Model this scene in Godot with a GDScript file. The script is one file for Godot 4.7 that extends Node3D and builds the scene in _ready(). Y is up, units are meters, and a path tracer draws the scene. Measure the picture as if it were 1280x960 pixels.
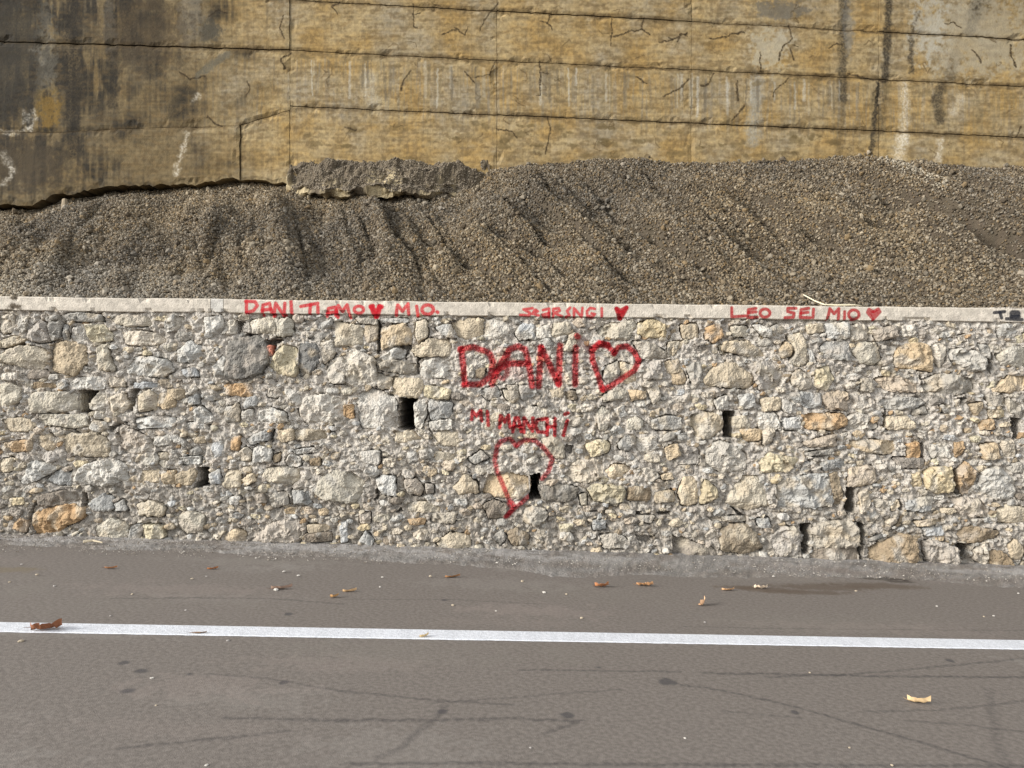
extends Node3D
# A roadside rubble-stone retaining wall with painted writing, a gravel bank above it and an old
# board-marked concrete abutment behind, all under a bridge deck. Lengths in metres, y up.
# The wall was set out on a survey grid: 1 grid unit = G metres on the wall face, column 640 and row 689 at x = 0, y = 0.

const G := 0.007373          # metres for one grid unit on the stone wall (z = 0)
const EYE := Vector3(0, 1.541, 7.1)
const BACK := -3.0           # face of the concrete abutment
const GB := 0.010488         # metres for one grid unit on the abutment face
const FALL := -0.0305        # the road falls to the right

var rng := RandomNumberGenerator.new()
var noise := FastNoiseLite.new()
var noise_b := FastNoiseLite.new()
var cells := FastNoiseLite.new()
var cells_value := FastNoiseLite.new()
var M := {}

# ------------------------------------------------------------------ colours (sRGB, 0-255) of the stones
const TONE := {
	"w": Vector3(207, 200, 187), "c": Vector3(204, 192, 170), "t": Vector3(196, 179, 152), "y": Vector3(205, 192, 162),
	"p": Vector3(191, 180, 165), "g": Vector3(182, 177, 167), "d": Vector3(128, 125, 119), "o": Vector3(191, 162, 126),
	"b": Vector3(158, 142, 119), "u": Vector3(197, 194, 187), "e": Vector3(148, 139, 127), "r": Vector3(200, 128, 104),
}

# ------------------------------------------------------------------ stones, drawn field by field: [column, row of the field's corner, stones]; 5.818 marks to a grid unit
const FIELDS := [
	[0, 360, [
		["w",0,190,100,200,115,320,30,335,0,320], ["w",145,205,215,215,205,300,170,330,140,290], ["p",215,290,290,225,350,270,370,390,290,400,205,370],
		["g",370,250,455,250,440,370,380,380], ["g",465,270,500,265,500,375,465,375], ["g",420,195,590,180,745,195,735,245,640,245,520,240,430,240],
		["u",530,290,620,262,660,390,510,385], ["y",625,262,760,270,830,340,815,385,670,395], ["c",790,230,900,190,1080,205,1105,270,960,285,850,260],
		["w",885,325,1000,310,1150,330,1215,380,1150,415,930,415], ["c",0,380,120,350,200,380,100,420,0,435], ["c",10,510,90,440,220,420,340,450,355,500,300,600,240,600,130,560,20,540],
		["t",365,480,385,410,480,385,560,400,625,430,640,540,580,600,540,630,430,615,360,590], ["c",715,420,790,410,810,520,850,600,740,600,720,540], ["w",920,600,980,490,1060,500,1220,520,1265,600,1180,650,1080,640,960,640],
		["w",20,620,145,615,145,670,30,670], ["e",175,640,240,590,350,600,360,650,230,665], ["w",360,630,420,625,425,665,360,670], ["b",235,680,400,690,400,725,240,735],
		["w",510,690,560,650,740,645,785,680,760,735,540,735], ["c",0,700,80,690,150,730,155,820,60,860,0,860], ["c",240,770,300,760,560,755,570,890,480,900,240,905],
		["w",660,840,720,760,780,770,790,850,720,900,670,880], ["w",790,780,920,770,940,850,900,910,800,900], ["u",980,690,1040,680,1150,690,1145,725,985,730],
		["c",1010,780,1100,740,1150,780,1150,880,1015,900], ["t",1160,770,1270,760,1280,860,1200,880,1150,850], ["c",300,915,640,920,640,955,300,955], ["w",820,650,920,650,915,720,800,720],
		["e",1160,670,1230,660,1260,720,1190,740], ["w",1210,250,1280,190,1280,310,1215,320]]],
	[210, 360, [
		["w",20,210,120,200,80,310,10,320], ["w",70,440,150,380,240,410,250,480,160,540,80,540], ["u",100,590,200,580,230,640,130,650],
		["d",430,650,450,400,520,360,665,350,700,380,735,530,680,620,540,655], ["y",740,560,790,460,840,410,940,440,940,640,800,630], ["d",945,440,960,400,1090,405,1105,530,1050,620,945,645],
		["r",720,420,760,415,765,490,725,495], ["w",1155,600,1180,520,1280,500,1290,690,1180,690], ["o",410,700,600,690,620,760,600,790,430,780], ["g",735,730,790,720,835,760,790,800,730,790],
		["w",960,860,1010,790,1140,770,1280,800,1290,980,980,985], ["w",840,720,930,740,980,820,940,860,870,790], ["t",0,740,110,730,130,800,20,820], ["g",140,800,220,770,230,840,160,850],
		["w",200,870,250,860,340,940,330,990,200,980], ["g",420,870,520,840,530,970,430,970], ["w",540,900,620,880,620,970,540,970], ["w",650,900,760,870,850,900,870,980,650,980],
		["g",1080,270,1200,220,1195,280,1080,310], ["g",1000,370,1180,300,1190,330,1100,400], ["w",270,220,400,200,410,300,290,370], ["w",410,250,490,230,500,330,430,340],
		["c",600,240,760,210,800,330,620,330], ["c",770,230,900,220,920,340,800,360], ["g",1110,400,1200,380,1220,480,1130,560], ["w",330,570,400,470,430,520,410,640,340,640]]],
	[420, 370, [
		["t",330,230,500,200,550,250,545,350,440,360,335,385], ["c",585,190,660,175,670,290,600,340,580,290], ["w",720,230,830,200,880,310,800,300], ["c",820,190,960,165,1075,165,1060,290,960,320,880,290],
		["u",1085,170,1225,165,1280,260,1200,310,1080,305], ["w",310,460,420,380,510,390,490,450,380,465], ["c",550,390,690,310,830,310,830,430,700,440,590,440], ["g",320,490,390,465,590,480,590,590,460,560,330,540],
		["w",0,470,130,390,280,450,300,650,150,660,0,620], ["g",300,560,410,590,400,680,310,670], ["c",420,590,620,600,640,660,600,740,400,720], ["y",640,640,840,680,820,750,640,740],
		["w",160,700,260,670,370,710,440,760,440,960,180,960], ["o",60,790,130,790,130,890,60,880], ["w",570,780,650,750,660,860,620,960,570,950], ["w",610,560,640,470,730,450,850,490,800,590,660,600],
		["c",0,190,200,220,200,350,0,370], ["c",210,220,300,200,300,320,210,340], ["g",140,160,300,165,300,210,180,200], ["w",950,500,1000,500,1000,590,950,600], ["b",1020,530,1090,520,1070,600,1010,590],
		["g",1040,690,1160,650,1200,720,1100,760], ["c",1210,680,1270,690,1285,790,1230,740], ["g",670,760,850,780,830,880,690,900], ["w",680,910,840,895,840,970,690,980], ["w",310,160,530,165,520,195,330,195]]],
	[630, 370, [
		["u",80,270,130,190,220,210,220,310,110,320], ["w",230,230,330,200,340,300,240,310], ["c",340,200,470,190,490,280,350,300], ["c",660,250,740,190,945,180,960,230,900,320,700,300],
		["y",970,200,1080,170,1180,210,1170,310,1010,300,970,270], ["c",1190,340,1280,330,1230,440,1190,440], ["g",930,330,1060,340,1170,400,1180,450,1000,460,980,400], ["g",720,600,730,520,830,470,840,560,760,640],
		["c",845,480,960,510,970,620,870,650,850,580], ["p",1000,480,1130,470,1150,600,1020,610], ["w",1040,680,1120,640,1140,740,1080,790], ["g",20,650,100,650,110,750,60,780], ["g",110,650,230,640,230,720,130,760],
		["t",330,680,430,660,430,740,340,740], ["b",435,690,520,690,530,750,445,760], ["c",720,720,820,660,900,690,870,740,720,770], ["t",895,680,1020,690,1040,740,930,760], ["u",90,850,150,800,350,810,355,890,130,900],
		["c",670,870,710,800,770,830,780,880,740,970,690,970], ["c",890,910,960,870,1010,910,990,970,900,970], ["g",1070,900,1180,870,1280,880,1280,970,1080,970], ["c",430,400,470,300,530,330,500,400],
		["w",440,560,490,540,500,640,450,640], ["t",1160,480,1270,460,1280,560,1180,570], ["w",800,820,870,790,890,880,830,880]]],
	[840, 370, [
		["t",60,210,180,200,190,310,80,310], ["o",240,230,340,200,365,290,300,340,240,310], ["c",380,330,560,330,660,400,690,440,600,450,460,420,360,400], ["w",580,210,640,210,710,250,720,300,660,300], ["g",715,230,770,200,830,260,760,300,710,290],
		["t",760,400,830,330,870,380,865,430,800,460], ["c",830,280,940,270,970,350,975,490,900,510,830,490,885,430,870,350], ["g",1070,380,1120,330,1280,330,1280,470,1100,450], ["t",230,600,350,480,470,490,510,530,580,570,585,640,540,670,350,660,240,640],
		["p",600,480,740,470,820,560,790,660,640,690,590,580], ["w",860,580,920,530,1010,590,1010,670,940,690,870,640], ["y",1030,550,1130,500,1170,600,1120,680,1040,670], ["g",820,700,1080,700,1070,800,1000,830,900,770],
		["p",1085,740,1150,690,1270,700,1280,830,1120,820], ["c",640,750,690,735,790,740,780,830,650,840], ["u",800,750,870,780,860,860,800,830], ["w",290,760,400,720,420,810,330,830], ["w",470,720,590,710,600,800,510,820],
		["o",950,870,1000,840,1240,860,1270,930,1180,970,960,970], ["u",800,890,930,880,940,970,810,970], ["g",90,490,190,480,210,560,180,670,140,680,130,600], ["t",0,490,60,500,100,600,90,640,0,640],
		["t",122,861,238,838,361,873,372,960,308,1012,250,1041,174,1018,128,942], ["c",0,340,70,330,80,350,0,440], ["c",440,880,540,860,570,960,450,960], ["w",620,850,760,855,790,970,640,970], ["w",980,370,1030,420,1040,500,1000,490],
		["c",970,210,1090,200,1100,260,990,280], ["w",1110,200,1270,190,1280,310,1130,310], ["c",430,220,550,220,560,290,440,300], ["y",340,350,380,370,390,430,350,420]]],
	[1060, 370, [
		["c",30,400,90,340,200,340,240,450,200,500,80,490], ["t",340,410,390,360,540,340,580,380,600,460,600,550,490,530,350,520], ["w",600,370,640,330,700,370,700,480,660,520,610,450], ["w",730,400,800,380,930,400,1000,480,960,540,860,540,740,460],
		["g",935,350,1020,360,1030,460,970,430], ["c",1080,430,1170,370,1280,370,1280,520,1120,500], ["g",560,600,680,560,920,590,945,680,800,720,560,700], ["t",1040,680,1160,580,1280,570,1280,700,1060,700], ["p",200,600,340,570,500,640,480,700,280,690],
		["p",0,740,120,710,210,760,190,820,20,830], ["g",240,750,380,730,500,740,560,780,440,830,260,820], ["w",660,790,740,800,740,850,690,850], ["w",770,760,810,750,820,800,790,810], ["t",880,790,970,770,980,820,930,870,890,830],
		["y",1020,830,1140,820,1130,880,1030,890], ["g",465,835,560,800,575,850,470,870], ["w",0,870,100,850,210,920,200,970,0,970], ["c",280,880,400,860,480,930,470,970,280,970], ["o",960,910,1050,890,1060,970,960,970],
		["w",670,270,760,250,780,290,700,300], ["w",790,290,850,280,850,330,800,330], ["w",0,220,140,200,150,310,20,330], ["p",180,250,330,210,350,300,200,330], ["w",380,220,480,210,480,290,390,300], ["p",500,240,580,240,580,310,510,310],
		["w",1080,210,1200,200,1200,290,1090,300], ["y",1210,300,1280,270,1280,340,1220,350], ["g",80,600,160,600,190,700,90,690], ["g",1150,740,1260,790,1250,880,1160,840], ["g",1000,720,1130,720,1140,800,1020,800]]],
	[0, 520, [
		["c",0,20,200,10,270,60,230,110,40,110], ["c",290,0,620,0,640,70,540,90,400,70,290,60], ["w",660,90,690,30,770,40,790,90,720,120], ["o",45,200,130,180,240,170,250,250,100,260], ["t",270,150,370,120,410,200,390,260,280,220],
		["t",465,150,540,120,620,130,690,115,760,150,800,190,790,290,640,290,500,280,470,220], ["p",830,130,920,60,1000,110,1090,160,1110,230,1050,270,890,280], ["w",980,20,1100,0,1270,10,1270,80,1000,90], ["c",0,320,100,300,90,400,0,410],
		["w",150,480,220,330,380,330,420,380,330,440,200,490], ["g",340,460,430,390,530,410,520,500,430,500], ["w",545,470,600,370,700,325,850,320,940,370,960,450,800,500,640,500], ["c",1020,470,1030,390,1160,390,1170,490], ["t",1180,420,1280,390,1280,490,1190,500],
		["y",80,600,170,590,180,640,90,650], ["o",235,780,270,690,400,660,520,640,610,670,620,740,500,790,420,850,250,870], ["o",90,780,160,740,210,780,190,850,100,830], ["g",640,640,760,560,830,590,830,680,690,690],
		["c",690,800,820,740,920,780,940,870,850,910,700,880], ["c",1000,640,1110,610,1210,660,1190,730,1030,720], ["y",1050,790,1180,790,1210,880,1070,900], ["g",950,800,1040,780,1020,900,950,910], ["c",1140,270,1220,260,1220,320,1150,320],
		["w",1130,150,1230,130,1270,200,1140,220], ["g",840,640,900,600,930,680,850,690], ["e",280,580,460,540,560,540,600,620,470,640,300,660]]],
	[210, 525, [
		["w",0,110,60,100,140,160,130,190,40,150], ["w",130,20,270,10,270,60,140,70], ["u",320,170,400,140,400,250,330,290], ["o",460,130,530,110,520,220,465,210], ["w",520,230,570,195,615,230,600,300,530,295],
		["w",620,210,660,185,760,210,750,300,630,305], ["b",765,260,820,240,810,300,770,310], ["c",800,80,915,60,915,150,820,160], ["t",920,60,1165,70,1165,140,925,150], ["w",915,220,1060,195,1090,230,930,250],
		["w",860,290,890,250,960,270,970,330,870,340], ["b",1030,280,1110,270,1110,330,1040,330], ["c",1070,518,1111,419,1222,361,1344,372,1443,442,1420,530,1344,599,1129,570], ["c",690,350,800,340,940,350,950,430,880,480,720,440],
		["c",400,470,430,370,530,360,530,480,440,500], ["c",540,430,620,380,650,440,560,480], ["u",310,390,380,350,390,460,320,460], ["o",0,370,60,370,60,440,0,450], ["t",65,390,200,350,215,400,175,470,70,470],
		["w",450,560,530,550,510,620,450,610], ["c",60,700,160,650,270,690,260,800,130,830,70,780], ["t",1010,760,1180,760,1180,800,1020,820], ["e",1000,825,1190,812,1190,880,1010,880], ["p",590,880,760,740,960,720,960,890,600,900],
		["t",400,850,480,790,570,810,560,890,420,890], ["w",1070,390,1090,350,1150,370,1080,400], ["g",740,530,860,520,880,610,760,640], ["w",90,270,240,260,240,320,100,320], ["g",560,130,740,60,740,140,600,180],
		["g",900,510,1040,520,1040,610,920,610], ["e",640,540,700,530,720,600,650,600]]],
	[420, 530, [
		["c",430,50,560,50,620,110,480,140,430,130], ["c",690,80,780,40,890,60,900,150,760,160], ["w",100,200,150,190,150,260,110,260], ["u",180,200,320,190,320,290,200,290], ["w",340,250,440,250,420,310,350,310],
		["u",520,200,590,190,590,270,520,260], ["w",600,190,700,180,710,240,620,260], ["c",715,200,860,210,850,270,720,260], ["g",960,250,1060,190,1110,250,1000,290], ["c",840,460,940,360,1020,420,1040,500,900,520],
		["t",1070,500,1111,378,1280,349,1402,372,1408,477,1338,535,1192,535], ["w",280,400,350,370,430,380,440,530,330,500], ["p",500,400,590,400,640,470,620,520,520,500], ["p",650,430,710,440,710,500,660,510],
		["c",520,580,640,560,770,600,760,640,530,640], ["g",380,700,490,640,510,680,430,720], ["o",520,690,660,680,640,730,540,730], ["e",1070,590,1150,550,1250,580,1240,680,1120,690], ["t",730,870,820,790,980,800,970,900,800,920],
		["d",1135,820,1210,760,1240,820,1200,880], ["u",30,720,80,710,90,850,40,860], ["p",170,650,250,640,250,720,180,730], ["g",170,850,220,770,280,840,260,890], ["g",680,650,880,640,860,720,700,710]]],
	[630, 530, [
		["c",260,110,370,80,430,130,440,240,380,250,300,180], ["y",590,150,690,110,770,130,760,200,640,240], ["g",830,140,880,80,955,90,955,150,900,190,840,180], ["u",960,100,1100,90,1115,170,1060,210,960,200],
		["w",430,370,520,260,720,260,720,380,600,430,490,410], ["c",740,340,800,290,940,310,850,390,760,400], ["w",990,320,1060,310,1130,370,1060,420], ["t",1140,370,1220,350,1225,400,1150,405],
		["d",270,510,290,450,400,435,530,460,520,530,440,560,290,555], ["y",605,470,660,435,860,450,880,490,860,550,800,580,650,550], ["b",895,470,960,450,1060,460,1080,510,1060,560,900,550], ["t",1090,490,1230,480,1240,560,1100,570],
		["g",130,640,200,590,300,620,320,680,230,740,130,700], ["e",590,640,720,640,720,670,600,670], ["b",20,780,90,750,180,800,170,880,60,880], ["g",700,810,820,790,900,840,880,900,720,900], ["t",1170,170,1250,140,1280,220,1190,270],
		["g",640,700,740,690,740,760,650,770], ["c",545,510,600,500,600,590,560,590], ["g",960,660,1100,665,1060,720,980,700], ["y",400,730,500,720,490,780,410,780]]],
	[840, 535, [
		["p",0,110,190,130,200,260,20,260], ["w",240,170,330,90,420,110,540,190,550,280,500,330,350,320,260,260], ["y",620,250,700,180,800,200,930,220,850,310,650,320], ["d",950,180,1160,150,1170,190,970,200],
		["g",1070,240,1260,220,1270,280,1100,310], ["c",45,460,80,360,150,340,190,400,180,550,70,560], ["y",200,440,240,370,320,440,330,500,200,560], ["c",390,530,460,400,520,350,620,350,680,450,690,560,540,600,420,560],
		["g",750,420,800,370,1000,340,1140,330,1165,560,900,580,760,590], ["b",1145,340,1210,320,1225,440,1245,480,1240,550,1185,580,1170,480], ["b",360,740,430,700,540,700,600,760,650,860,600,890,500,910,350,880],
		["p",720,790,800,720,900,720,925,800,900,930,780,940,730,880], ["g",1012,739,1100,681,1280,669,1340,716,1355,860,1010,870], ["e",1012,872,1355,862,1361,965,1005,965], ["e",0,770,160,830,310,880,330,930,250,960,0,960],
		["w",240,770,290,720,330,740,320,790,250,810], ["t",490,0,650,10,640,90,530,100], ["w",655,20,700,0,740,10,720,110,660,120], ["w",960,250,1000,240,1010,310,940,310], ["g",610,660,700,650,710,720,630,720],
		["p",930,110,1180,40,1190,130,1000,140], ["g",250,640,540,640,540,680,280,680]]],
	[1060, 550, [
		["t",0,0,340,0,350,80,270,100,150,90,0,50], ["o",420,30,510,10,520,130,430,130], ["w",590,30,720,20,740,120,600,130], ["o",770,20,840,10,820,110,770,130], ["t",960,30,1080,20,1090,130,980,140], ["w",1110,10,1200,0,1210,130,1120,120],
		["e",320,130,540,130,540,210,380,200], ["y",450,240,520,230,530,340,460,350], ["y",540,230,640,190,740,200,755,370,640,390,560,340], ["o",785,220,840,150,910,230,920,280,870,385,820,385,785,290],
		["w",940,330,970,230,1080,190,1210,300,1190,440,1060,430,960,380], ["p",740,430,850,410,960,420,1040,520,1010,560,850,560,780,500], ["c",1080,510,1150,470,1280,490,1280,600,1090,600], ["g",180,430,240,430,300,490,260,510,200,490],
		["c",300,450,350,430,370,480,320,520], ["g",400,450,540,410,620,410,590,520,430,510], ["b",800,650,870,620,1080,660,1090,690,960,750,800,745], ["d",130,720,240,680,250,710,150,740], ["b",160,780,380,680,470,700,480,880,250,900,130,860],
		["u",540,640,700,620,690,690,560,700], ["p",540,740,620,730,780,780,780,900,660,920,560,880], ["b",1010,810,1100,800,1190,890,1150,950,1010,930], ["t",1150,770,1210,710,1270,780,1260,880,1180,860], ["t",1250,900,1280,880,1285,960,1260,960],
		["p",0,200,180,190,200,310,60,335,0,330], ["w",75,380,140,360,160,480,80,540], ["t",480,590,690,560,690,600,500,630], ["w",910,790,1000,740,1000,940,910,860], ["g",0,620,55,600,60,740,0,760], ["g",1140,180,1260,160,1260,230,1180,240]]],
]

# weep holes and deep joints in grid units: [depth in metres, outline]
const HOLES := [
	[1.1, 97,488, 121,487, 117,516, 113,518, 98,516], [1.1, 499,497, 521,497, 518,520, 519,536, 508,539, 498,536], [1.1, 903,514, 918,514, 916,533, 917,546, 904,546, 902,530],
	[1.1, 1263,523, 1276,522, 1274,548, 1266,549], [1.1, 247,584, 262,583, 260,600, 264,608, 242,610, 249,600], [1.1, 663,593, 675,592, 673,612, 677,624, 661,625, 663,612],
	[1.1, 1057,609, 1069,608, 1068,641, 1056,641], [0.7, 1000,655, 1013,654, 1012,668, 1009,690, 1002,695, 1003,672], [0.4, 1072,652, 1080,655, 1078,690, 1076,706, 1072,690], [0.3, 1196,680, 1216,679, 1210,694, 1198,700],
	[0.13, 0,435, 32,428, 35,431, 8,440], [0.1, 165,487, 174,487, 165,514, 158,516], [0.12, 296,401, 307,401, 298,420], [0.14, 311,416, 323,419, 305,420], [0.16, 332,425, 358,423, 346,429, 344,441, 341,443, 341,431, 333,430],
	[0.1, 370,510, 377,511, 375,523], [0.1, 351,511, 358,515, 361,525, 356,525], [0.13, 472,400, 476,400, 475,442, 471,442], [0.12, 496,433, 515,430, 514,434, 507,449, 505,436], [0.12, 521,445, 530,447, 524,450, 523,468, 521,467],
	[0.1, 706,557, 717,556, 714,568, 707,565], [0.1, 822,640, 838,638, 838,643, 824,644], [0.1, 793,638, 802,639, 800,643, 793,643], [0.08, 795,669, 819,669, 810,679, 798,676], [0.1, 912,631, 933,645, 935,662, 946,672, 953,686, 950,688, 936,659],
	[0.1, 1151,553, 1155,553, 1155,581, 1152,581], [0.11, 1190,586, 1194,586, 1198,616, 1201,618, 1192,617], [0.1, 1121,624, 1126,624, 1127,636, 1123,638], [0.1, 111,520, 115,523, 110,535], [0.1, 134,534, 165,525, 148,532, 137,541],
	[0.09, 36,640, 48,623, 41,640, 36,666, 31,669], [0.09, 103,616, 110,615, 110,630, 103,644], [0.1, 335,544, 344,535, 341,552, 337,552], [0.08, 256,527, 267,525, 262,534], [0.08, 495,640, 502,633, 504,638, 492,642],
	[0.1, 585,590, 599,602, 600,612, 592,599], [0.1, 1238,440, 1241,442, 1238,468, 1233,462], [0.09, 1150,468, 1153,470, 1153,485, 1151,480], [0.1, 1198,497, 1210,498, 1204,503, 1198,502], [0.1, 128,395, 133,395, 131,402, 127,402],
	[0.09, 470,612, 474,610, 474,622, 468,626], [0.1, 1105,505, 1108,510, 1107,535, 1104,535], [0.09, 842,432, 854,425, 848,435, 841,445],
]

# ------------------------------------------------------------------ small helpers
func lin(v: Vector3) -> Color:
	return Color(v.x / 255.0, v.y / 255.0, v.z / 255.0).srgb_to_linear()

func on_wall(c: float, r: float, z := 0.0) -> Vector3:
	return Vector3((c - 640.0) * G, (689.0 - r) * G, z)

func on_abutment(c: float, r: float) -> Vector2:
	return Vector2((c - 640.0) * GB, EYE.y + (480.0 - r) * GB)

func road_y(x: float) -> float:
	return FALL * x

func on_road(c: float, r: float) -> Vector3:      # survey grid carried out on to the carriageway
	var a := (c - 640.0) / 963.0
	var d := EYE.y / ((r - 480.0) / 963.0 - (-FALL) * a)
	return Vector3(a * d, road_y(a * d), EYE.z - d)

func along(table: Array, x: float) -> float:      # piecewise linear table [x0, y0, x1, y1, ...]
	if x <= table[0]: return table[1]
	for i in range(2, table.size(), 2):
		if x <= table[i]:
			return lerpf(table[i - 1], table[i + 1], (x - table[i - 2]) / (table[i] - table[i - 2]))
	return table[table.size() - 1]

func surface_of(v: PackedVector3Array, idx: PackedInt32Array, col = null, uv2 = null, uv = null, smooth := false) -> ArrayMesh:
	var m := ArrayMesh.new()
	add_surface(m, v, idx, col, uv2, uv, smooth)
	return m

func add_surface(m: ArrayMesh, v: PackedVector3Array, idx: PackedInt32Array, col = null, uv2 = null, uv = null, smooth := false):
	var a := []
	a.resize(Mesh.ARRAY_MAX)
	a[Mesh.ARRAY_VERTEX] = v
	a[Mesh.ARRAY_INDEX] = idx
	if col != null: a[Mesh.ARRAY_COLOR] = col
	if uv2 != null: a[Mesh.ARRAY_TEX_UV2] = uv2
	if uv != null: a[Mesh.ARRAY_TEX_UV] = uv
	if smooth:
		var nn := PackedVector3Array()
		nn.resize(v.size())
		for i in range(0, idx.size(), 3):
			var p := v[idx[i]]
			var n := (v[idx[i + 2]] - p).cross(v[idx[i + 1]] - p)
			for k in 3:
				nn[idx[i + k]] += n
		for i in nn.size():
			nn[i] = nn[i].normalized()
		a[Mesh.ARRAY_NORMAL] = nn
	m.add_surface_from_arrays(Mesh.PRIMITIVE_TRIANGLES, a)

func put(called: String, mesh: Mesh, mat: Material, parent: Node = self) -> MeshInstance3D:
	var o := MeshInstance3D.new()
	o.name = called
	o.mesh = mesh
	if mat: o.material_override = mat
	parent.add_child(o, true)
	return o

func tag(o: Node, label: String, category := "", group := "", kind := ""):
	if label: o.set_meta("label", label)
	if category: o.set_meta("category", category)
	if group: o.set_meta("group", group)
	if kind: o.set_meta("kind", kind)

func thing(called: String, label: String, category: String, at := Vector3.ZERO) -> Node3D:
	var o := Node3D.new()
	o.name = called
	add_child(o, true)
	o.position = at
	tag(o, label, category)
	return o

func fast(seed_: int, freq: float, oct := 4, kind := FastNoiseLite.TYPE_SIMPLEX_SMOOTH) -> FastNoiseLite:
	var n := FastNoiseLite.new()
	n.seed = seed_
	n.noise_type = kind
	n.frequency = freq
	n.fractal_octaves = oct
	n.fractal_type = FastNoiseLite.FRACTAL_FBM if oct > 1 else FastNoiseLite.FRACTAL_NONE
	return n

# two seamless noise pictures blended to one grey picture lo..hi
func grain(size: int, s1: int, f1: float, s2: int, f2: float, share: float, lo: float, hi: float, tint := Vector3.ONE) -> ImageTexture:
	var a := fast(s1, f1, 5).get_seamless_image(size, size).get_data()
	var b := fast(s2, f2, 3).get_seamless_image(size, size).get_data()
	var out := PackedByteArray()
	out.resize(size * size * 3)
	for i in size * size:
		var t := lerpf(a[i], b[i], share) / 255.0
		var v := lerpf(lo, hi, clampf((t - 0.5) * 1.5 + 0.5, 0.0, 1.0)) * 255.0
		out[i * 3] = int(minf(255.0, v * tint.x))
		out[i * 3 + 1] = int(minf(255.0, v * tint.y))
		out[i * 3 + 2] = int(minf(255.0, v * tint.z))
	var im := Image.create_from_data(size, size, false, Image.FORMAT_RGB8, out)
	return ImageTexture.create_from_image(im)

func rough_material(called: String, tex: Texture2D, bump: Texture2D, bump_cm: float, scale: float, over: Texture2D = null) -> StandardMaterial3D:
	var m := StandardMaterial3D.new()
	m.resource_name = called
	m.albedo_texture = tex
	m.vertex_color_use_as_albedo = true
	m.roughness = 0.92
	m.metallic_specular = 0.35
	m.uv1_triplanar = true
	m.uv1_world_triplanar = true
	m.uv1_scale = Vector3.ONE * scale
	if bump:
		m.heightmap_enabled = true
		m.heightmap_texture = bump
		m.heightmap_scale = bump_cm
	if over:
		m.detail_enabled = true
		m.detail_albedo = over
		m.detail_uv_layer = BaseMaterial3D.DETAIL_UV_2
		m.detail_blend_mode = BaseMaterial3D.BLEND_MODE_MIX
	return m

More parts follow.
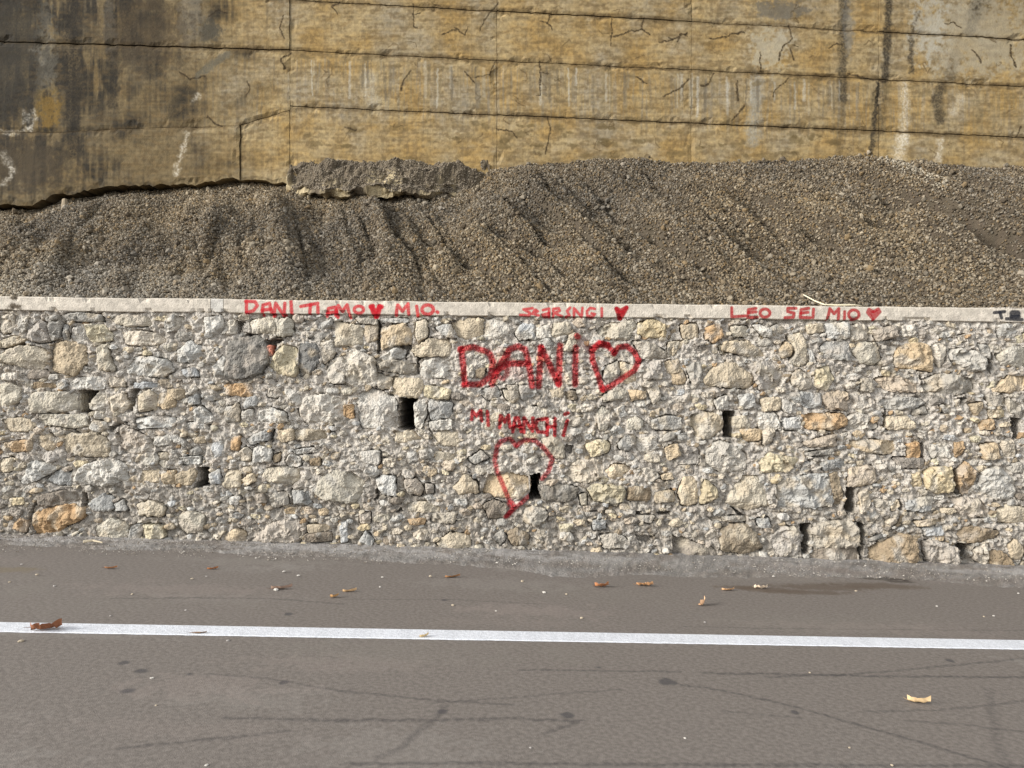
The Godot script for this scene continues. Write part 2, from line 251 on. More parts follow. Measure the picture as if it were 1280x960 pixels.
# ------------------------------------------------------------------ paint: an RGBA picture in wall coordinates
class Sheet:
	var w: int
	var h: int
	var px: PackedByteArray
	var c0: float
	var r0: float
	var k: float                 # texels for one grid unit
	var n: FastNoiseLite
	func _init(c0_: float, r0_: float, c1: float, r1: float, k_: float, n_: FastNoiseLite):
		c0 = c0_; r0 = r0_; k = k_; n = n_
		w = int((c1 - c0_) * k_)
		h = int((r1 - r0_) * k_)
		px.resize(w * h * 4)
	func blend(o: int, col: Vector3, a: float):
		var old := px[o + 3] / 255.0
		var na := a + old * (1.0 - a)
		if na < 0.002: return
		for c in 3:
			px[o + c] = int(clampf((col[c] * a + px[o + c] * old * (1.0 - a)) / na, 0, 255))
		px[o + 3] = int(na * 255.0)
	# a stroke of the can or brush along a line; soft: width of the edge; speck: how broken the paint is
	func stroke(pts: Array, width: float, col: Vector3, strength := 1.0, soft := 0.4, speck := 0.3, wob := 0.0):
		var lo := Vector2(1e9, 1e9)
		var hi := -lo
		var p: Array[Vector2] = []
		for i in range(0, pts.size(), 2):
			var q := Vector2((pts[i] - c0) * k, (pts[i + 1] - r0) * k)
			p.append(q)
			lo = lo.min(q)
			hi = hi.max(q)
		var r := width * k * 0.5
		var e := r * (1.0 + soft) + 2.0 + wob * k
		for y in range(maxi(0, int(lo.y - e)), mini(h, int(hi.y + e) + 1)):
			for x in range(maxi(0, int(lo.x - e)), mini(w, int(hi.x + e) + 1)):
				var q := Vector2(x, y)
				if wob > 0.0:
					q += Vector2(n.get_noise_2d(x * 1.7, y * 1.7 + 900.0), n.get_noise_2d(x * 1.7 + 500.0, y * 1.7)) * wob * k
				var d := 1e9
				for i in p.size() - 1:
					var ab := p[i + 1] - p[i]
					var t := clampf((q - p[i]).dot(ab) / maxf(1e-6, ab.length_squared()), 0.0, 1.0)
					d = minf(d, (q - p[i] - ab * t).length_squared())
				d = sqrt(d)
				if d > e: continue
				var a := 1.0 - smoothstep(r * (1.0 - soft), r * (1.0 + soft), d)
				a *= strength * (1.0 - speck * clampf(0.5 + 2.0 * n.get_noise_2d(x * 6.0, y * 6.0), 0.0, 1.0))
				if a > 0.01: blend((y * w + x) * 4, col, a)
	func patch(cx: float, cy: float, rx: float, ry: float, col: Vector3, strength: float, ragged := 0.5, stretch := 1.0):
		for y in range(maxi(0, int((cy - ry * 1.6 - r0) * k)), mini(h, int((cy + ry * 1.6 - r0) * k) + 1)):
			for x in range(maxi(0, int((cx - rx * 1.6 - c0) * k)), mini(w, int((cx + rx * 1.6 - c0) * k) + 1)):
				var u := (x / k + c0 - cx) / rx
				var v := (y / k + r0 - cy) / ry
				var d := sqrt(u * u + v * v) + ragged * (n.get_noise_2d(x * 1.3, y * 1.3 / stretch) + 0.6 * n.get_noise_2d(x * 4.0 + 300.0, y * 4.0 / stretch))
				var a := (1.0 - smoothstep(0.45, 1.05, d)) * strength
				if a > 0.01: blend((y * w + x) * 4, col, a)
	func texture() -> ImageTexture:
		for i in w:                                    # clear rim, so that what lies beyond stays bare
			for c in 4:
				px[i * 4 + c] = 0 if c == 3 else px[i * 4 + c]
				px[((h - 1) * w + i) * 4 + c] = 0 if c == 3 else px[((h - 1) * w + i) * 4 + c]
		for j in h:
			px[(j * w) * 4 + 3] = 0
			px[(j * w + w - 1) * 4 + 3] = 0
		return ImageTexture.create_from_image(Image.create_from_data(w, h, false, Image.FORMAT_RGBA8, px))
	func uv(c: float, r: float) -> Vector2:
		return Vector2(clampf((c - c0) * k / w, 0.5 / w, 1.0 - 0.5 / w), clampf((r - r0) * k / h, 0.5 / h, 1.0 - 0.5 / h))

var graffiti: Sheet
var stains_and_shade: Sheet
var marks: Sheet

func field(o: Array, pts: Array) -> Array:
	var out := []
	for i in range(0, pts.size(), 2):
		out.append(o[0] + pts[i] / 5.818)
		out.append(o[1] + pts[i + 1] / 5.818)
	return out

func ring(cx: float, cy: float, rx: float, ry: float) -> Array:
	var out := []
	for i in 15:
		var a := TAU * i / 14.0 - 1.9
		out.append(cx + rx * cos(a))
		out.append(cy + ry * sin(a))
	return out

func paint_writing():
	graffiti = Sheet.new(0, 366, 1284, 690, 1.5, fast(5, 0.06, 3))
	var red := Vector3(150, 10, 24)
	var red_b := Vector3(178, 22, 36)
	var B := [210, 360]
	var C := [420, 370]
	var D := [630, 370]
	var E := [840, 370]
	var F := [1060, 370]
	var I := [420, 530]
	var J := [630, 530]
	# on the coping
	for s in [[B, 578,98, 578,172], [B, 572,98, 640,100, 657,128, 630,165, 578,180], [B, 690,195, 698,125, 745,112, 765,195], [B, 692,162, 755,155], [B, 775,205, 790,112, 850,205, 856,112], [B, 900,100, 906,185],
			[B, 972,135, 1095,112], [B, 1042,122, 1036,186], [B, 1095,135, 1096,182], [B, 1158,205, 1172,150, 1220,140, 1238,212], [B, 1162,180, 1232,176],
			[C, 0,140, 20,70, 50,112, 85,65, 105,155], [C, 440,138, 450,65, 485,112, 525,57, 530,132], [C, 588,75, 598,146], [C, 736,116, 741,120]]:
		graffiti.stroke(field(s[0], s.slice(1)), 4.4, red_b, 0.95, 0.3, 0.2)
	graffiti.stroke(field(C, ring(170, 100, 34, 26)), 4.2, red_b, 0.95, 0.3, 0.2)
	graffiti.stroke(field(C, ring(668, 100, 42, 34)), 4.6, red_b, 0.95, 0.3, 0.2)
	for s in [[C, 262,82, 275,120, 292,150], [C, 322,78, 312,120, 294,150], [C, 262,85, 294,112, 322,82], [C, 255,78, 270,74], [C, 316,74, 334,80]]:
		graffiti.stroke(field(s[0], s.slice(1)), 6.0, red_b, 0.97, 0.25, 0.1)
	for s in [[D, 205,90, 140,98, 182,120, 182,142, 115,138], [D, 200,130, 243,112, 225,100, 205,128, 248,142], [D, 280,104, 325,92, 325,152], [D, 325,125, 275,137, 290,152, 325,146], [D, 355,152, 355,95, 395,90, 402,108, 362,125, 418,148],
			[D, 477,86, 455,110, 472,142, 448,152], [D, 505,152, 505,90, 560,152, 566,88], [D, 656,94, 622,88, 598,112, 602,145, 638,153, 656,132, 632,128], [D, 706,90, 706,150]]:
		graffiti.stroke(field(s[0], s.slice(1)), 3.6, red_b, 0.93, 0.3, 0.2)
	for s in [[D, 812,95, 838,162], [D, 885,88, 845,160], [D, 812,92, 842,108, 885,84], [D, 835,120, 858,120]]:
		graffiti.stroke(field(s[0], s.slice(1)), 5.4, red, 0.97, 0.25, 0.1)
	for s in [[E, 425,86, 425,152, 522,145], [E, 600,90, 545,100, 540,156, 612,156], [E, 546,122, 600,116], [E, 890,90, 830,90, 830,114, 876,125, 870,156, 810,158], [E, 982,90, 926,100, 920,156, 992,158], [E, 926,126, 976,119], [E, 1016,96, 1012,157],
			[E, 1118,166, 1135,92, 1165,130, 1200,92, 1196,166], [E, 1242,115, 1240,166]]:
		graffiti.stroke(field(s[0], s.slice(1)), 4.0, Vector3(150, 14, 22), 0.95, 0.28, 0.15)
	graffiti.stroke(field(E, ring(665, 125, 36, 30)), 4.0, Vector3(150, 14, 22), 0.95, 0.28, 0.15)
	graffiti.stroke(field(F, ring(28, 136, 38, 34)), 4.0, Vector3(150, 14, 22), 0.95, 0.28, 0.15)
	for s in [[F, 168,115, 138,96, 126,120, 168,172], [F, 168,115, 205,94, 218,115, 168,172], [F, 150,120, 165,145, 195,112]]:
		graffiti.stroke(field(s[0], s.slice(1)), 3.8, red, 0.9, 0.35, 0.15)
	graffiti.patch(20, 372, 7, 4, Vector3(84, 74, 60), 0.95, 0.5)
	graffiti.patch(23, 383, 11, 4.5, Vector3(78, 68, 54), 0.95, 0.5)
	graffiti.patch(12, 388, 12, 2.5, Vector3(92, 82, 68), 0.9, 0.5)
	var ink := Vector3(24, 27, 36)
	for s in [[4.2, 1045,122, 1120,114], [4.2, 1086,120, 1097,160], [8.5, 1178,128, 1212,128], [4.4, 1132,166, 1245,172], [4.4, 1165,152, 1225,150], [4.4, 1279,110, 1280,150]]:
		graffiti.stroke(field(F, s.slice(1)), s[0], ink, 0.96, 0.25, 0.1)
	# large word on the stones
	for s in [[C, 912,385, 937,640], [C, 900,387, 1000,370, 1110,410, 1142,480, 1122,580, 1050,640, 927,642], [D, -90,640, -30,500, 40,385, 100,365, 150,385, 172,460, 190,560, 202,655], [D, -60,545, 30,490, 170,490],
			[D, 266,372, 250,655], [D, 266,372, 330,500, 395,640], [D, 395,640, 405,358], [D, 520,372, 513,640], [D, 526,290, 534,296]]:
		graffiti.stroke(field(s[0], s.slice(1)), 8.0, red, 0.98, 0.4, 0.25, 0.7)
	for s in [[D, 797,415, 750,352, 690,342, 640,392, 642,470, 680,570, 712,680], [D, 797,415, 830,372, 890,362, 950,410, 977,470, 942,540, 850,600, 762,660, 712,680]]:
		graffiti.stroke(field(s[0], s.slice(1)), 7.4, red, 0.98, 0.4, 0.2, 0.6)
	graffiti.stroke(field(D, [640,385, 690,345, 750,360]), 8.5, red, 0.85, 0.4, 0.2, 0.5)
	graffiti.stroke(field(C, [1170,580, 1215,600, 1240,570, 1250,400]), 6.5, red, 0.8, 0.5, 0.45, 0.7)
	graffiti.stroke(field(C, [1200,430, 1260,520, 1330,560]), 17, red, 0.3, 0.8, 0.8, 2.0)
	graffiti.stroke(field(D, [270,420, 340,560, 400,600]), 12, red, 0.35, 0.8, 0.7, 2.0)
	graffiti.stroke(field(D, [560,330, 620,380]), 12, red, 0.28, 0.8, 0.7, 2.0)
	# smaller line below
	for s in [[C, 985,895, 990,836, 1020,870, 1050,832, 1057,905], [C, 1100,840, 1106,938], [C, 1188,955, 1196,868, 1226,912, 1252,866, 1264,955], [D, 62,985, 80,885, 102,885, 124,985], [D, 68,945, 118,943], [D, 142,990, 144,885, 205,980, 208,885],
			[D, 300,890, 240,900, 226,945, 246,985, 296,990], [D, 312,890, 312,1010], [D, 368,890, 366,1010], [D, 312,950, 368,945], [D, 458,905, 430,1010], [D, 440,858, 462,850]]:
		graffiti.stroke(field(s[0], s.slice(1)), 4.8, red, 0.98, 0.35, 0.15, 0.4)
	# the tall heart
	for s in [[642,631, 635,622, 630,609, 622,592, 618,575, 621,558, 626,551, 637,548, 645,557], [645,557, 655,550, 668,550, 681,561, 690,573, 685,589, 677,598], [661,620, 646,632, 632,645], [636,628, 640,636, 634,644]]:
		graffiti.stroke(s, 6.2, Vector3(140, 10, 26), 0.95, 0.45, 0.3, 0.5)

# ------------------------------------------------------------------ sky, sun, camera
func set_up_light():
	var cam := Camera3D.new()
	cam.name = "camera"
	cam.position = EYE
	cam.fov = rad_to_deg(2.0 * atan(480.0 / 963.0))
	cam.near = 0.05
	cam.far = 600.0
	add_child(cam)
	cam.current = true
	var sky_mat := ProceduralSkyMaterial.new()
	sky_mat.sky_top_color = Color(0.84, 0.86, 0.89)
	sky_mat.sky_horizon_color = Color(0.90, 0.91, 0.92)
	sky_mat.ground_bottom_color = Color(0.30, 0.29, 0.27)
	sky_mat.ground_horizon_color = Color(0.5, 0.5, 0.48)
	sky_mat.sky_curve = 0.2
	sky_mat.sun_angle_max = 1.0
	var sky := Sky.new()
	sky.sky_material = sky_mat
	var env := Environment.new()
	env.background_mode = Environment.BG_SKY
	env.sky = sky
	env.background_energy_multiplier = 0.9
	env.tonemap_mode = Environment.TONE_MAPPER_LINEAR
	env.tonemap_exposure = 2.2
	env.sdfgi_enabled = true
	env.ssao_enabled = true
	env.ssil_enabled = true
	var we := WorldEnvironment.new()
	we.name = "world_environment"
	we.environment = env
	add_child(we)
	var sun := DirectionalLight3D.new()
	sun.name = "sun"
	sun.light_energy = 0.8
	sun.light_angular_distance = 22.0
	sun.light_color = Color(1.0, 0.985, 0.965)
	sun.shadow_enabled = true
	add_child(sun)
	sun.look_at_from_position(Vector3(-8.0, 3.4, 3.7), Vector3.ZERO)

# ------------------------------------------------------------------ the stone wall
func grown(poly: PackedVector2Array, step: float, wobble: float) -> PackedVector2Array:
	var cut := PackedVector2Array()
	var n := poly.size()
	for i in n:                                        # cut the corners once
		var a := poly[i]
		var b := poly[(i + 1) % n]
		cut.append(a.lerp(b, 0.1))
		cut.append(a.lerp(b, 0.9))
	var out := PackedVector2Array()
	n = cut.size()
	for i in n:
		var a := cut[i]
		var b := cut[(i + 1) % n]
		var k := maxi(1, int(a.distance_to(b) / step))
		for j in k:
			var p := a.lerp(b, float(j) / k)
			out.append(p + Vector2(noise.get_noise_2d(p.x * 90.0, p.y * 90.0), noise.get_noise_2d(p.x * 90.0 + 77.0, p.y * 90.0)) * wobble)
	return out

func stone_arrays(poly: PackedVector2Array, tone: String, v: PackedVector3Array, idx: PackedInt32Array, col: PackedColorArray, uv2: PackedVector2Array, reach := 0.0):
	var lo := poly[0]
	var hi := poly[0]
	var c := Vector2.ZERO
	for p in poly:
		lo = lo.min(p)
		hi = hi.max(p)
		c += p / poly.size()
	var size := minf(hi.x - lo.x, hi.y - lo.y)
	var swell := PackedVector2Array()
	for p in poly: swell.append(c + (p - c) * 1.05)
	poly = swell
	var edge := grown(poly, 0.02, clampf(size * 0.1, 0.004, 0.018))
	var step := clampf(size / 8.0, 0.011, 0.019)
	var pts := PackedVector2Array(edge)
	var y := lo.y
	while y < hi.y:
		var x := lo.x
		while x < hi.x:
			var p := Vector2(x + rng.randf_range(-0.4, 0.4) * step, y + rng.randf_range(-0.4, 0.4) * step)
			if Geometry2D.is_point_in_polygon(p, edge):
				pts.append(p)
			x += step
		y += step
	var tris := Geometry2D.triangulate_delaunay(pts)
	var planes := []
	for k in rng.randi_range(3, 6):
		var a := rng.randf() * TAU
		planes.append([Vector2(cos(a), sin(a)) * rng.randf_range(0.1, 0.55), rng.randf_range(0.0, 0.3) * size * 0.35])
	var faces := []                                    # broken faces: nearest seed decides
	for k in clampi(int(area(poly) / 0.006), 2, 16):
		var sp := Vector2(rng.randf_range(lo.x, hi.x), rng.randf_range(lo.y, hi.y))
		faces.append([sp, Vector2(rng.randf_range(-0.42, 0.42), rng.randf_range(-0.3, 0.42)), rng.randf_range(-0.014, 0.014)])
	var broken: float = rng.randf_range(0.55, 1.25) if tone in ["w", "p", "y", "o", "g"] else rng.randf_range(0.1, 0.7)
	var lean := Vector2(rng.randf_range(-0.14, 0.14), rng.randf_range(-0.1, 0.1))
	var proud: float = rng.randf_range(-0.006, 0.028) + reach + minf(size, 0.4) * 0.07
	var coarse: float = 0.034 if tone in ["p", "w", "o", "y"] else 0.02
	if rng.randf() < 0.22: coarse *= 0.4
	var rim := clampf(size * 0.09, 0.005, 0.018)
	var base := lin(TONE[tone])
	var bright := rng.randf_range(0.9, 1.1)
	var warm := rng.randf_range(-0.05, 0.06)
	base = Color(base.r * bright * (1 + warm), base.g * bright, base.b * bright * (1 - warm * 1.4))
	var other := lin(TONE[["g", "w", "c", "t", "p"][rng.randi() % 5]])
	var shift := rng.randf() * 500.0
	var first := v.size()
	var drift := PackedFloat32Array()
	for i in pts.size():
		var p := pts[i]
		var d := 1e9
		if i >= edge.size():
			for k in edge.size():
				d = minf(d, p.distance_squared_to(Geometry2D.get_closest_point_to_segment(p, edge[k], edge[(k + 1) % edge.size()])))
			d = sqrt(d)
		else:
			d = 0.0
		var h := proud
		for q in planes:
			h = minf(h, proud + q[1] * 0.5 + q[0].dot(p - c) * 0.8)
		h += lean.dot(p - c)
		var best := 1e9
		var hf := 0.0
		var pw := p + Vector2(noise.get_noise_2d(p.x * 50.0 + shift, p.y * 50.0), noise.get_noise_2d(p.x * 50.0, p.y * 50.0 + shift)) * 0.03
		for q in faces:
			var dd: float = pw.distance_squared_to(q[0])
			if dd < best:
				best = dd
				hf = q[2] + q[1].dot(p - q[0])
		h += clampf(hf, -0.03, 0.03) * broken * clampf(d / 0.02, 0.25, 1.0)
		h -= rim * 0.9 * pow(1.0 - minf(1.0, d / rim), 2.0)
		h += coarse * (noise.get_noise_2d(p.x * 22.0 + shift, p.y * 22.0) + 0.7 * absf(noise_b.get_noise_2d(p.x * 60.0, p.y * 60.0 + shift)))
		h = maxf(h, -0.06)
		v.append(Vector3(p.x, p.y, h))
		var mix := smoothstep(0.05, 0.35, noise_b.get_noise_2d(p.x * 14.0 + shift, p.y * 14.0)) * 0.6
		var shade := 1.0 + 0.22 * noise.get_noise_2d(p.x * 40.0, p.y * 40.0 + shift)
		col.append(Color(lerpf(base.r, other.r, mix) * shade, lerpf(base.g, other.g, mix) * shade, lerpf(base.b, other.b, mix) * shade))
		uv2.append(graffiti.uv(p.x / G + 640.0, 689.0 - p.y / G))
	for i in range(0, tris.size(), 3):
		var m := (pts[tris[i]] + pts[tris[i + 1]] + pts[tris[i + 2]]) / 3.0
		if not Geometry2D.is_point_in_polygon(m, edge): continue
		var cw := (pts[tris[i + 1]] - pts[tris[i]]).cross(pts[tris[i + 2]] - pts[tris[i]]) < 0.0
		idx.append(first + tris[i])
		idx.append(first + tris[i + (1 if cw else 2)])
		idx.append(first + tris[i + (2 if cw else 1)])
	var n := edge.size()
	var skirt := v.size()
	for i in n:
		var p := edge[i].lerp(c, -0.02)
		v.append(Vector3(p.x, p.y, -0.16))
		col.append(col[first + i])
		uv2.append(uv2[first + i])
	for i in n:
		var j := (i + 1) % n
		idx.append_array([first + i, skirt + i, first + j, first + j, skirt + i, skirt + j])

func build_wall():
	var wall := thing("stone_wall", "low rubble stone retaining wall with pale coping and red painted writing", "wall")
	var polys := []
	for f in FIELDS:
		for s in f[2]:
			var poly := PackedVector2Array()
			var out := field(f, s.slice(1))
			for i in range(0, out.size(), 2):
				var q := on_wall(out[i], out[i + 1])
				poly.append(Vector2(q.x, minf(q.y, 2.155 - 0.0117 * q.x)))
			polys.append([s[0], poly])
	# the mortar: a fine relief with the weep holes driven into it
	var x0 := -7.6
	var nx := 1382
	var step := 0.011
	var y0 := -0.34
	var ny := 236
	var mask := PackedByteArray()
	mask.resize(nx * ny)
	var depth := PackedFloat32Array()
	depth.resize(nx * ny)
	var spread := polys.duplicate()
	for p in polys:                                    # beyond the surveyed field the same kind of stones go on
		var c: Vector2 = p[1][0]
		if c.x < -2.0 or c.x > 2.0:
			var q := PackedVector2Array()
			for a: Vector2 in p[1]:
				var mx := 2.0 * (-640.0 * G if c.x < 0.0 else 640.0 * G) - a.x
				q.append(Vector2(mx, a.y + (a.x - mx) * (0.012 if a.y > 1.2 else 0.03) * (1.0 if a.y < 1.9 else 0.4)))
			q.reverse()
			spread.append([p[0], q, true])
	for p in spread:
		var lo: Vector2 = p[1][0]
		var hi: Vector2 = p[1][0]
		for a: Vector2 in p[1]:
			lo = lo.min(a)
			hi = hi.max(a)
		for j in range(maxi(0, int((lo.y - y0) / step)), mini(ny, int((hi.y - y0) / step) + 2)):
			for i in range(maxi(0, int((lo.x - x0) / step)), mini(nx, int((hi.x - x0) / step) + 2)):
				if Geometry2D.is_point_in_polygon(Vector2(x0 + i * step, y0 + j * step), p[1]):
					mask[j * nx + i] = 3
	var full := mask.duplicate()
	for j in range(1, ny - 1):
		for i in range(1, nx - 1):
			var k := j * nx + i
			if full[k] == 3 and (full[k - 1] == 0 or full[k + 1] == 0 or full[k - nx] == 0 or full[k + nx] == 0):
				mask[k] = 2
	for pass_ in 1:
		var old := mask.duplicate()
		for j in range(1, ny - 1):
			for i in range(1, nx - 1):
				var k := j * nx + i
				if old[k] == 0 and (full[k - 1] == 3 or full[k + 1] == 3 or full[k - nx] == 3 or full[k + nx] == 3):
					mask[k] = 1
	for hole in HOLES:
		var poly := PackedVector2Array()
		var lo := Vector2(1e9, 1e9)
		var hi := -lo
		for i in range(1, hole.size(), 2):
			var q := on_wall(hole[i], hole[i + 1])
			poly.append(Vector2(q.x, q.y))
			lo = lo.min(poly[-1])
			hi = hi.max(poly[-1])
		for j in range(maxi(0, int((lo.y - y0) / step)), mini(ny, int((hi.y - y0) / step) + 2)):
			for i in range(maxi(0, int((lo.x - x0) / step)), mini(nx, int((hi.x - x0) / step) + 2)):
				var q := Vector2(x0 + i * step, y0 + j * step)
				if Geometry2D.is_point_in_polygon(q + Vector2(noise.get_noise_2d(q.x * 40.0, q.y * 40.0), noise.get_noise_2d(q.y * 40.0, q.x * 40.0)) * 0.008, poly):
					depth[j * nx + i] = maxf(depth[j * nx + i], hole[0])
	var v := PackedVector3Array()
	var col := PackedColorArray()
	var uv2 := PackedVector2Array()
	var idx := PackedInt32Array()
	v.resize(nx * ny)
	col.resize(nx * ny)
	uv2.resize(nx * ny)
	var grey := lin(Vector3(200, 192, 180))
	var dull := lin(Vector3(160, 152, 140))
	var tones := []
	for t in ["w", "c", "p", "g", "t", "g", "w", "p", "e", "c", "u", "b"]:
		tones.append(lin(TONE[t]))
	for j in ny:
		for i in nx:
			var k := j * nx + i
			var x := x0 + i * step
			var y := y0 + j * step
			var big := noise.get_noise_2d(x * 5.0, y * 5.0)
			var wx := x + 0.02 * noise.get_noise_2d(x * 30.0, y * 30.0)
			var wy := y + 0.02 * noise.get_noise_2d(x * 30.0 + 50.0, y * 30.0)
			var cell := cells.get_noise_2d(wx, wy * 1.25)            # -1 in the middle of a lump .. about 0 between
			var two := smoothstep(-0.1, 0.2, noise_b.get_noise_2d(x * 7.0 + 13.0, y * 7.0))
			cell = lerpf(cell, cells.get_noise_2d(wx * 0.42 + 3.0, wy * 0.55), two)
			var open := clampf(0.5 + 1.6 * noise_b.get_noise_2d(x * 3.0, y * 3.0 + 40.0), 0.0, 1.0)
			var z := -0.004 + 0.022 * big - 0.06 * (cell + 0.6) * open
			z += 0.03 * noise_b.get_noise_2d(x * 45.0, y * 45.0) + 0.03 * absf(noise.get_noise_2d(x * 24.0, y * 24.0 + 9.0))
			if mask[k] == 3:
				z = minf(z, -0.05) - 0.03
			elif mask[k] > 0:
				var gap := smoothstep(-0.04, 0.3, noise_b.get_noise_2d(x * 8.0 + 31.0, y * 8.0))
				z -= gap * (0.07 if mask[k] == 2 else 0.055)
				if mask[k] == 2: z = minf(z, 0.015)
			if depth[k] > 0.0:
				z = -depth[k]
			if y > 2.12 - 0.0117 * x: z = minf(z, 0.02)
			v[k] = Vector3(x + 0.003 * noise.get_noise_2d(x * 200.0, y * 200.0), y, z)
			var cv := cells_value.get_noise_2d(wx, wy * 1.25) if two < 0.5 else cells_value.get_noise_2d(wx * 0.42 + 3.0, wy * 0.55)
			var own: Color = tones[int(absf(cv) * 59.0) % tones.size()]
			var a := smoothstep(-0.62, -0.8, cell) * open
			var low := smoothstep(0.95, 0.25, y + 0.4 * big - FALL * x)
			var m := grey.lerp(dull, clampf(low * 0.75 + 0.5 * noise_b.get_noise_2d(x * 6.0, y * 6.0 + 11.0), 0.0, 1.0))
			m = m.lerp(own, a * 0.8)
			var s := 1.0 + 0.3 * noise_b.get_noise_2d(x * 55.0, y * 55.0)
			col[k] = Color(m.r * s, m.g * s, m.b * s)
			uv2[k] = graffiti.uv(x / G + 640.0, 689.0 - y / G)
	idx.resize((nx - 1) * (ny - 1) * 6)
	var o := 0
	for j in ny - 1:
		for i in nx - 1:
			var a := j * nx + i
			idx[o] = a; idx[o + 1] = a + nx; idx[o + 2] = a + 1
			idx[o + 3] = a + 1; idx[o + 4] = a + nx; idx[o + 5] = a + nx + 1
			o += 6
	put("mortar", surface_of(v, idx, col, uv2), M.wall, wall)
	# each stone in view
	var far_v := PackedVector3Array()
	var far_i := PackedInt32Array()
	var far_c := PackedColorArray()
	var far_u := PackedVector2Array()
	polys.sort_custom(func(a, b): return area(a[1]) > area(b[1]))
	var count := 0
	for p in polys:
		if count < 300:
			var sv := PackedVector3Array()
			var si := PackedInt32Array()
			var sc := PackedColorArray()
			var su := PackedVector2Array()
			stone_arrays(p[1], p[0], sv, si, sc, su, 0.015)
			put("stone", surface_of(sv, si, sc, su), M.wall, wall)
			count += 1
		else:
			stone_arrays(p[1], p[0], far_v, far_i, far_c, far_u)
	for p in spread:
		if p.size() > 2:
			stone_arrays(p[1], p[0], far_v, far_i, far_c, far_u)
	# middling rubble between the stones, packed where there is room
	for k in 9000:
		var i := rng.randi_range(6, nx - 7)
		var j := rng.randi_range(26, ny - 8)
		var a := rng.randf_range(0.028, 0.075) if k < 5000 else rng.randf_range(0.018, 0.04)
		var b := a * rng.randf_range(0.4, 0.75)
		var ok := true
		for q in 12:
			var t := TAU * q / 12.0
			var ii := i + int(round(cos(t) * a / step * 0.85))
			var jj := j + int(round(sin(t) * b / step * 0.85))
			if ii < 0 or jj < 0 or ii >= nx or jj >= ny or mask[jj * nx + ii] > 1 or depth[jj * nx + ii] > 0.0:
				ok = false
				break
		if not ok or mask[j * nx + i] > 1: continue
		if v[j * nx + i].y > 2.13 - 0.0117 * v[j * nx + i].x: continue
		var poly := PackedVector2Array()
		var n := rng.randi_range(5, 7)
		var turn := rng.randf_range(-0.35, 0.35)
		for q in n:
			var t := TAU * (q + rng.randf_range(-0.3, 0.3)) / n
			var sq := 1.0 / maxf(absf(cos(t)), absf(sin(t)))
			poly.append(Vector2(x0 + i * step, y0 + j * step) + (Vector2(cos(t) * a, sin(t) * b) * lerpf(1.0, sq, 0.5)).rotated(turn))
		for jj in range(maxi(0, j - int(b / step)), mini(ny, j + int(b / step) + 1)):
			for ii in range(maxi(0, i - int(a / step)), mini(nx, i + int(a / step) + 1)):
				mask[jj * nx + ii] = 3
		stone_arrays(poly, ["w", "c", "g", "p", "w", "c", "g", "p", "u", "t", "y", "e", "w", "g"][rng.randi() % 14], far_v, far_i, far_c, far_u, rng.randf_range(-0.004, 0.014))
	# chips and small rubble pressed into the mortar
	for k in 5200:
		var i := rng.randi_range(2, nx - 3)
		var j := rng.randi_range(4, ny - 6)
		var c := j * nx + i
		if mask[c] > 1 or depth[c] > 0.0 or depth[c + 1] > 0.0 or depth[c - 1] > 0.0: continue
		var r := rng.randf_range(0.010, 0.034)
		var n := rng.randi_range(4, 6)
		var poly := PackedVector2Array()
		var turn := rng.randf() * TAU
		var flat := rng.randf_range(0.5, 1.0)
		for q in n:
			var a := TAU * (q + rng.randf_range(-0.25, 0.25)) / n
			poly.append(Vector2(v[c].x, v[c].y) + Vector2(cos(a) * r * 1.2, sin(a) * r * flat).rotated(turn * 0.15))
		chip(poly, v[c].z, [["w", "c", "g", "p", "t", "w", "g", "u", "e", "c", "o", "b"][rng.randi() % 12]][0], far_v, far_i, far_c, far_u)
	var rest := put("rubble_fill", surface_of(far_v, far_i, far_c, far_u), M.wall, wall)
	rest.set_meta("kind", "stuff")
	# coping in lengths
	var cuts := [-7.55, -4.95, (265 - 640) * G, (281 - 640) * G, 5.6, 7.55]
	for k in cuts.size() - 1:
		put("coping", coping(cuts[k] + 0.0025, cuts[k + 1] - 0.0025, k), M.coping, wall)

func area(p: PackedVector2Array) -> float:
	var a := 0.0
	for i in p.size():
		a += p[i].cross(p[(i + 1) % p.size()])
	return absf(a) * 0.5

func chip(poly: PackedVector2Array, z: float, tone: String, v: PackedVector3Array, idx: PackedInt32Array, col: PackedColorArray, uv2: PackedVector2Array):
	var c := Vector2.ZERO
	for p in poly: c += p / poly.size()
	var n := poly.size()
	var first := v.size()
	var up: float = rng.randf_range(0.006, 0.02)
	var lean := Vector2(rng.randf_range(-0.5, 0.5), rng.randf_range(-0.4, 0.4))
	var base := lin(TONE[tone]) * rng.randf_range(0.8, 1.12)
	for layer in 3:
		for p in poly:
			var q := c.lerp(p, [1.1, 1.0, rng.randf_range(0.55, 0.8)][layer])
			v.append(Vector3(q.x, q.y, z + ([-0.03, up * 0.4, up][layer]) + lean.dot(q - c)))
			col.append(base)
			uv2.append(graffiti.uv(q.x / G + 640.0, 689.0 - q.y / G))
	for layer in 2:
		for i in n:
			var j := (i + 1) % n
			var a := first + layer * n
			idx.append_array([a + i, a + n + i, a + j, a + j, a + n + i, a + n + j])
	for i in range(1, n - 1):
		idx.append_array([first + 2 * n, first + 2 * n + i + 1, first + 2 * n + i])

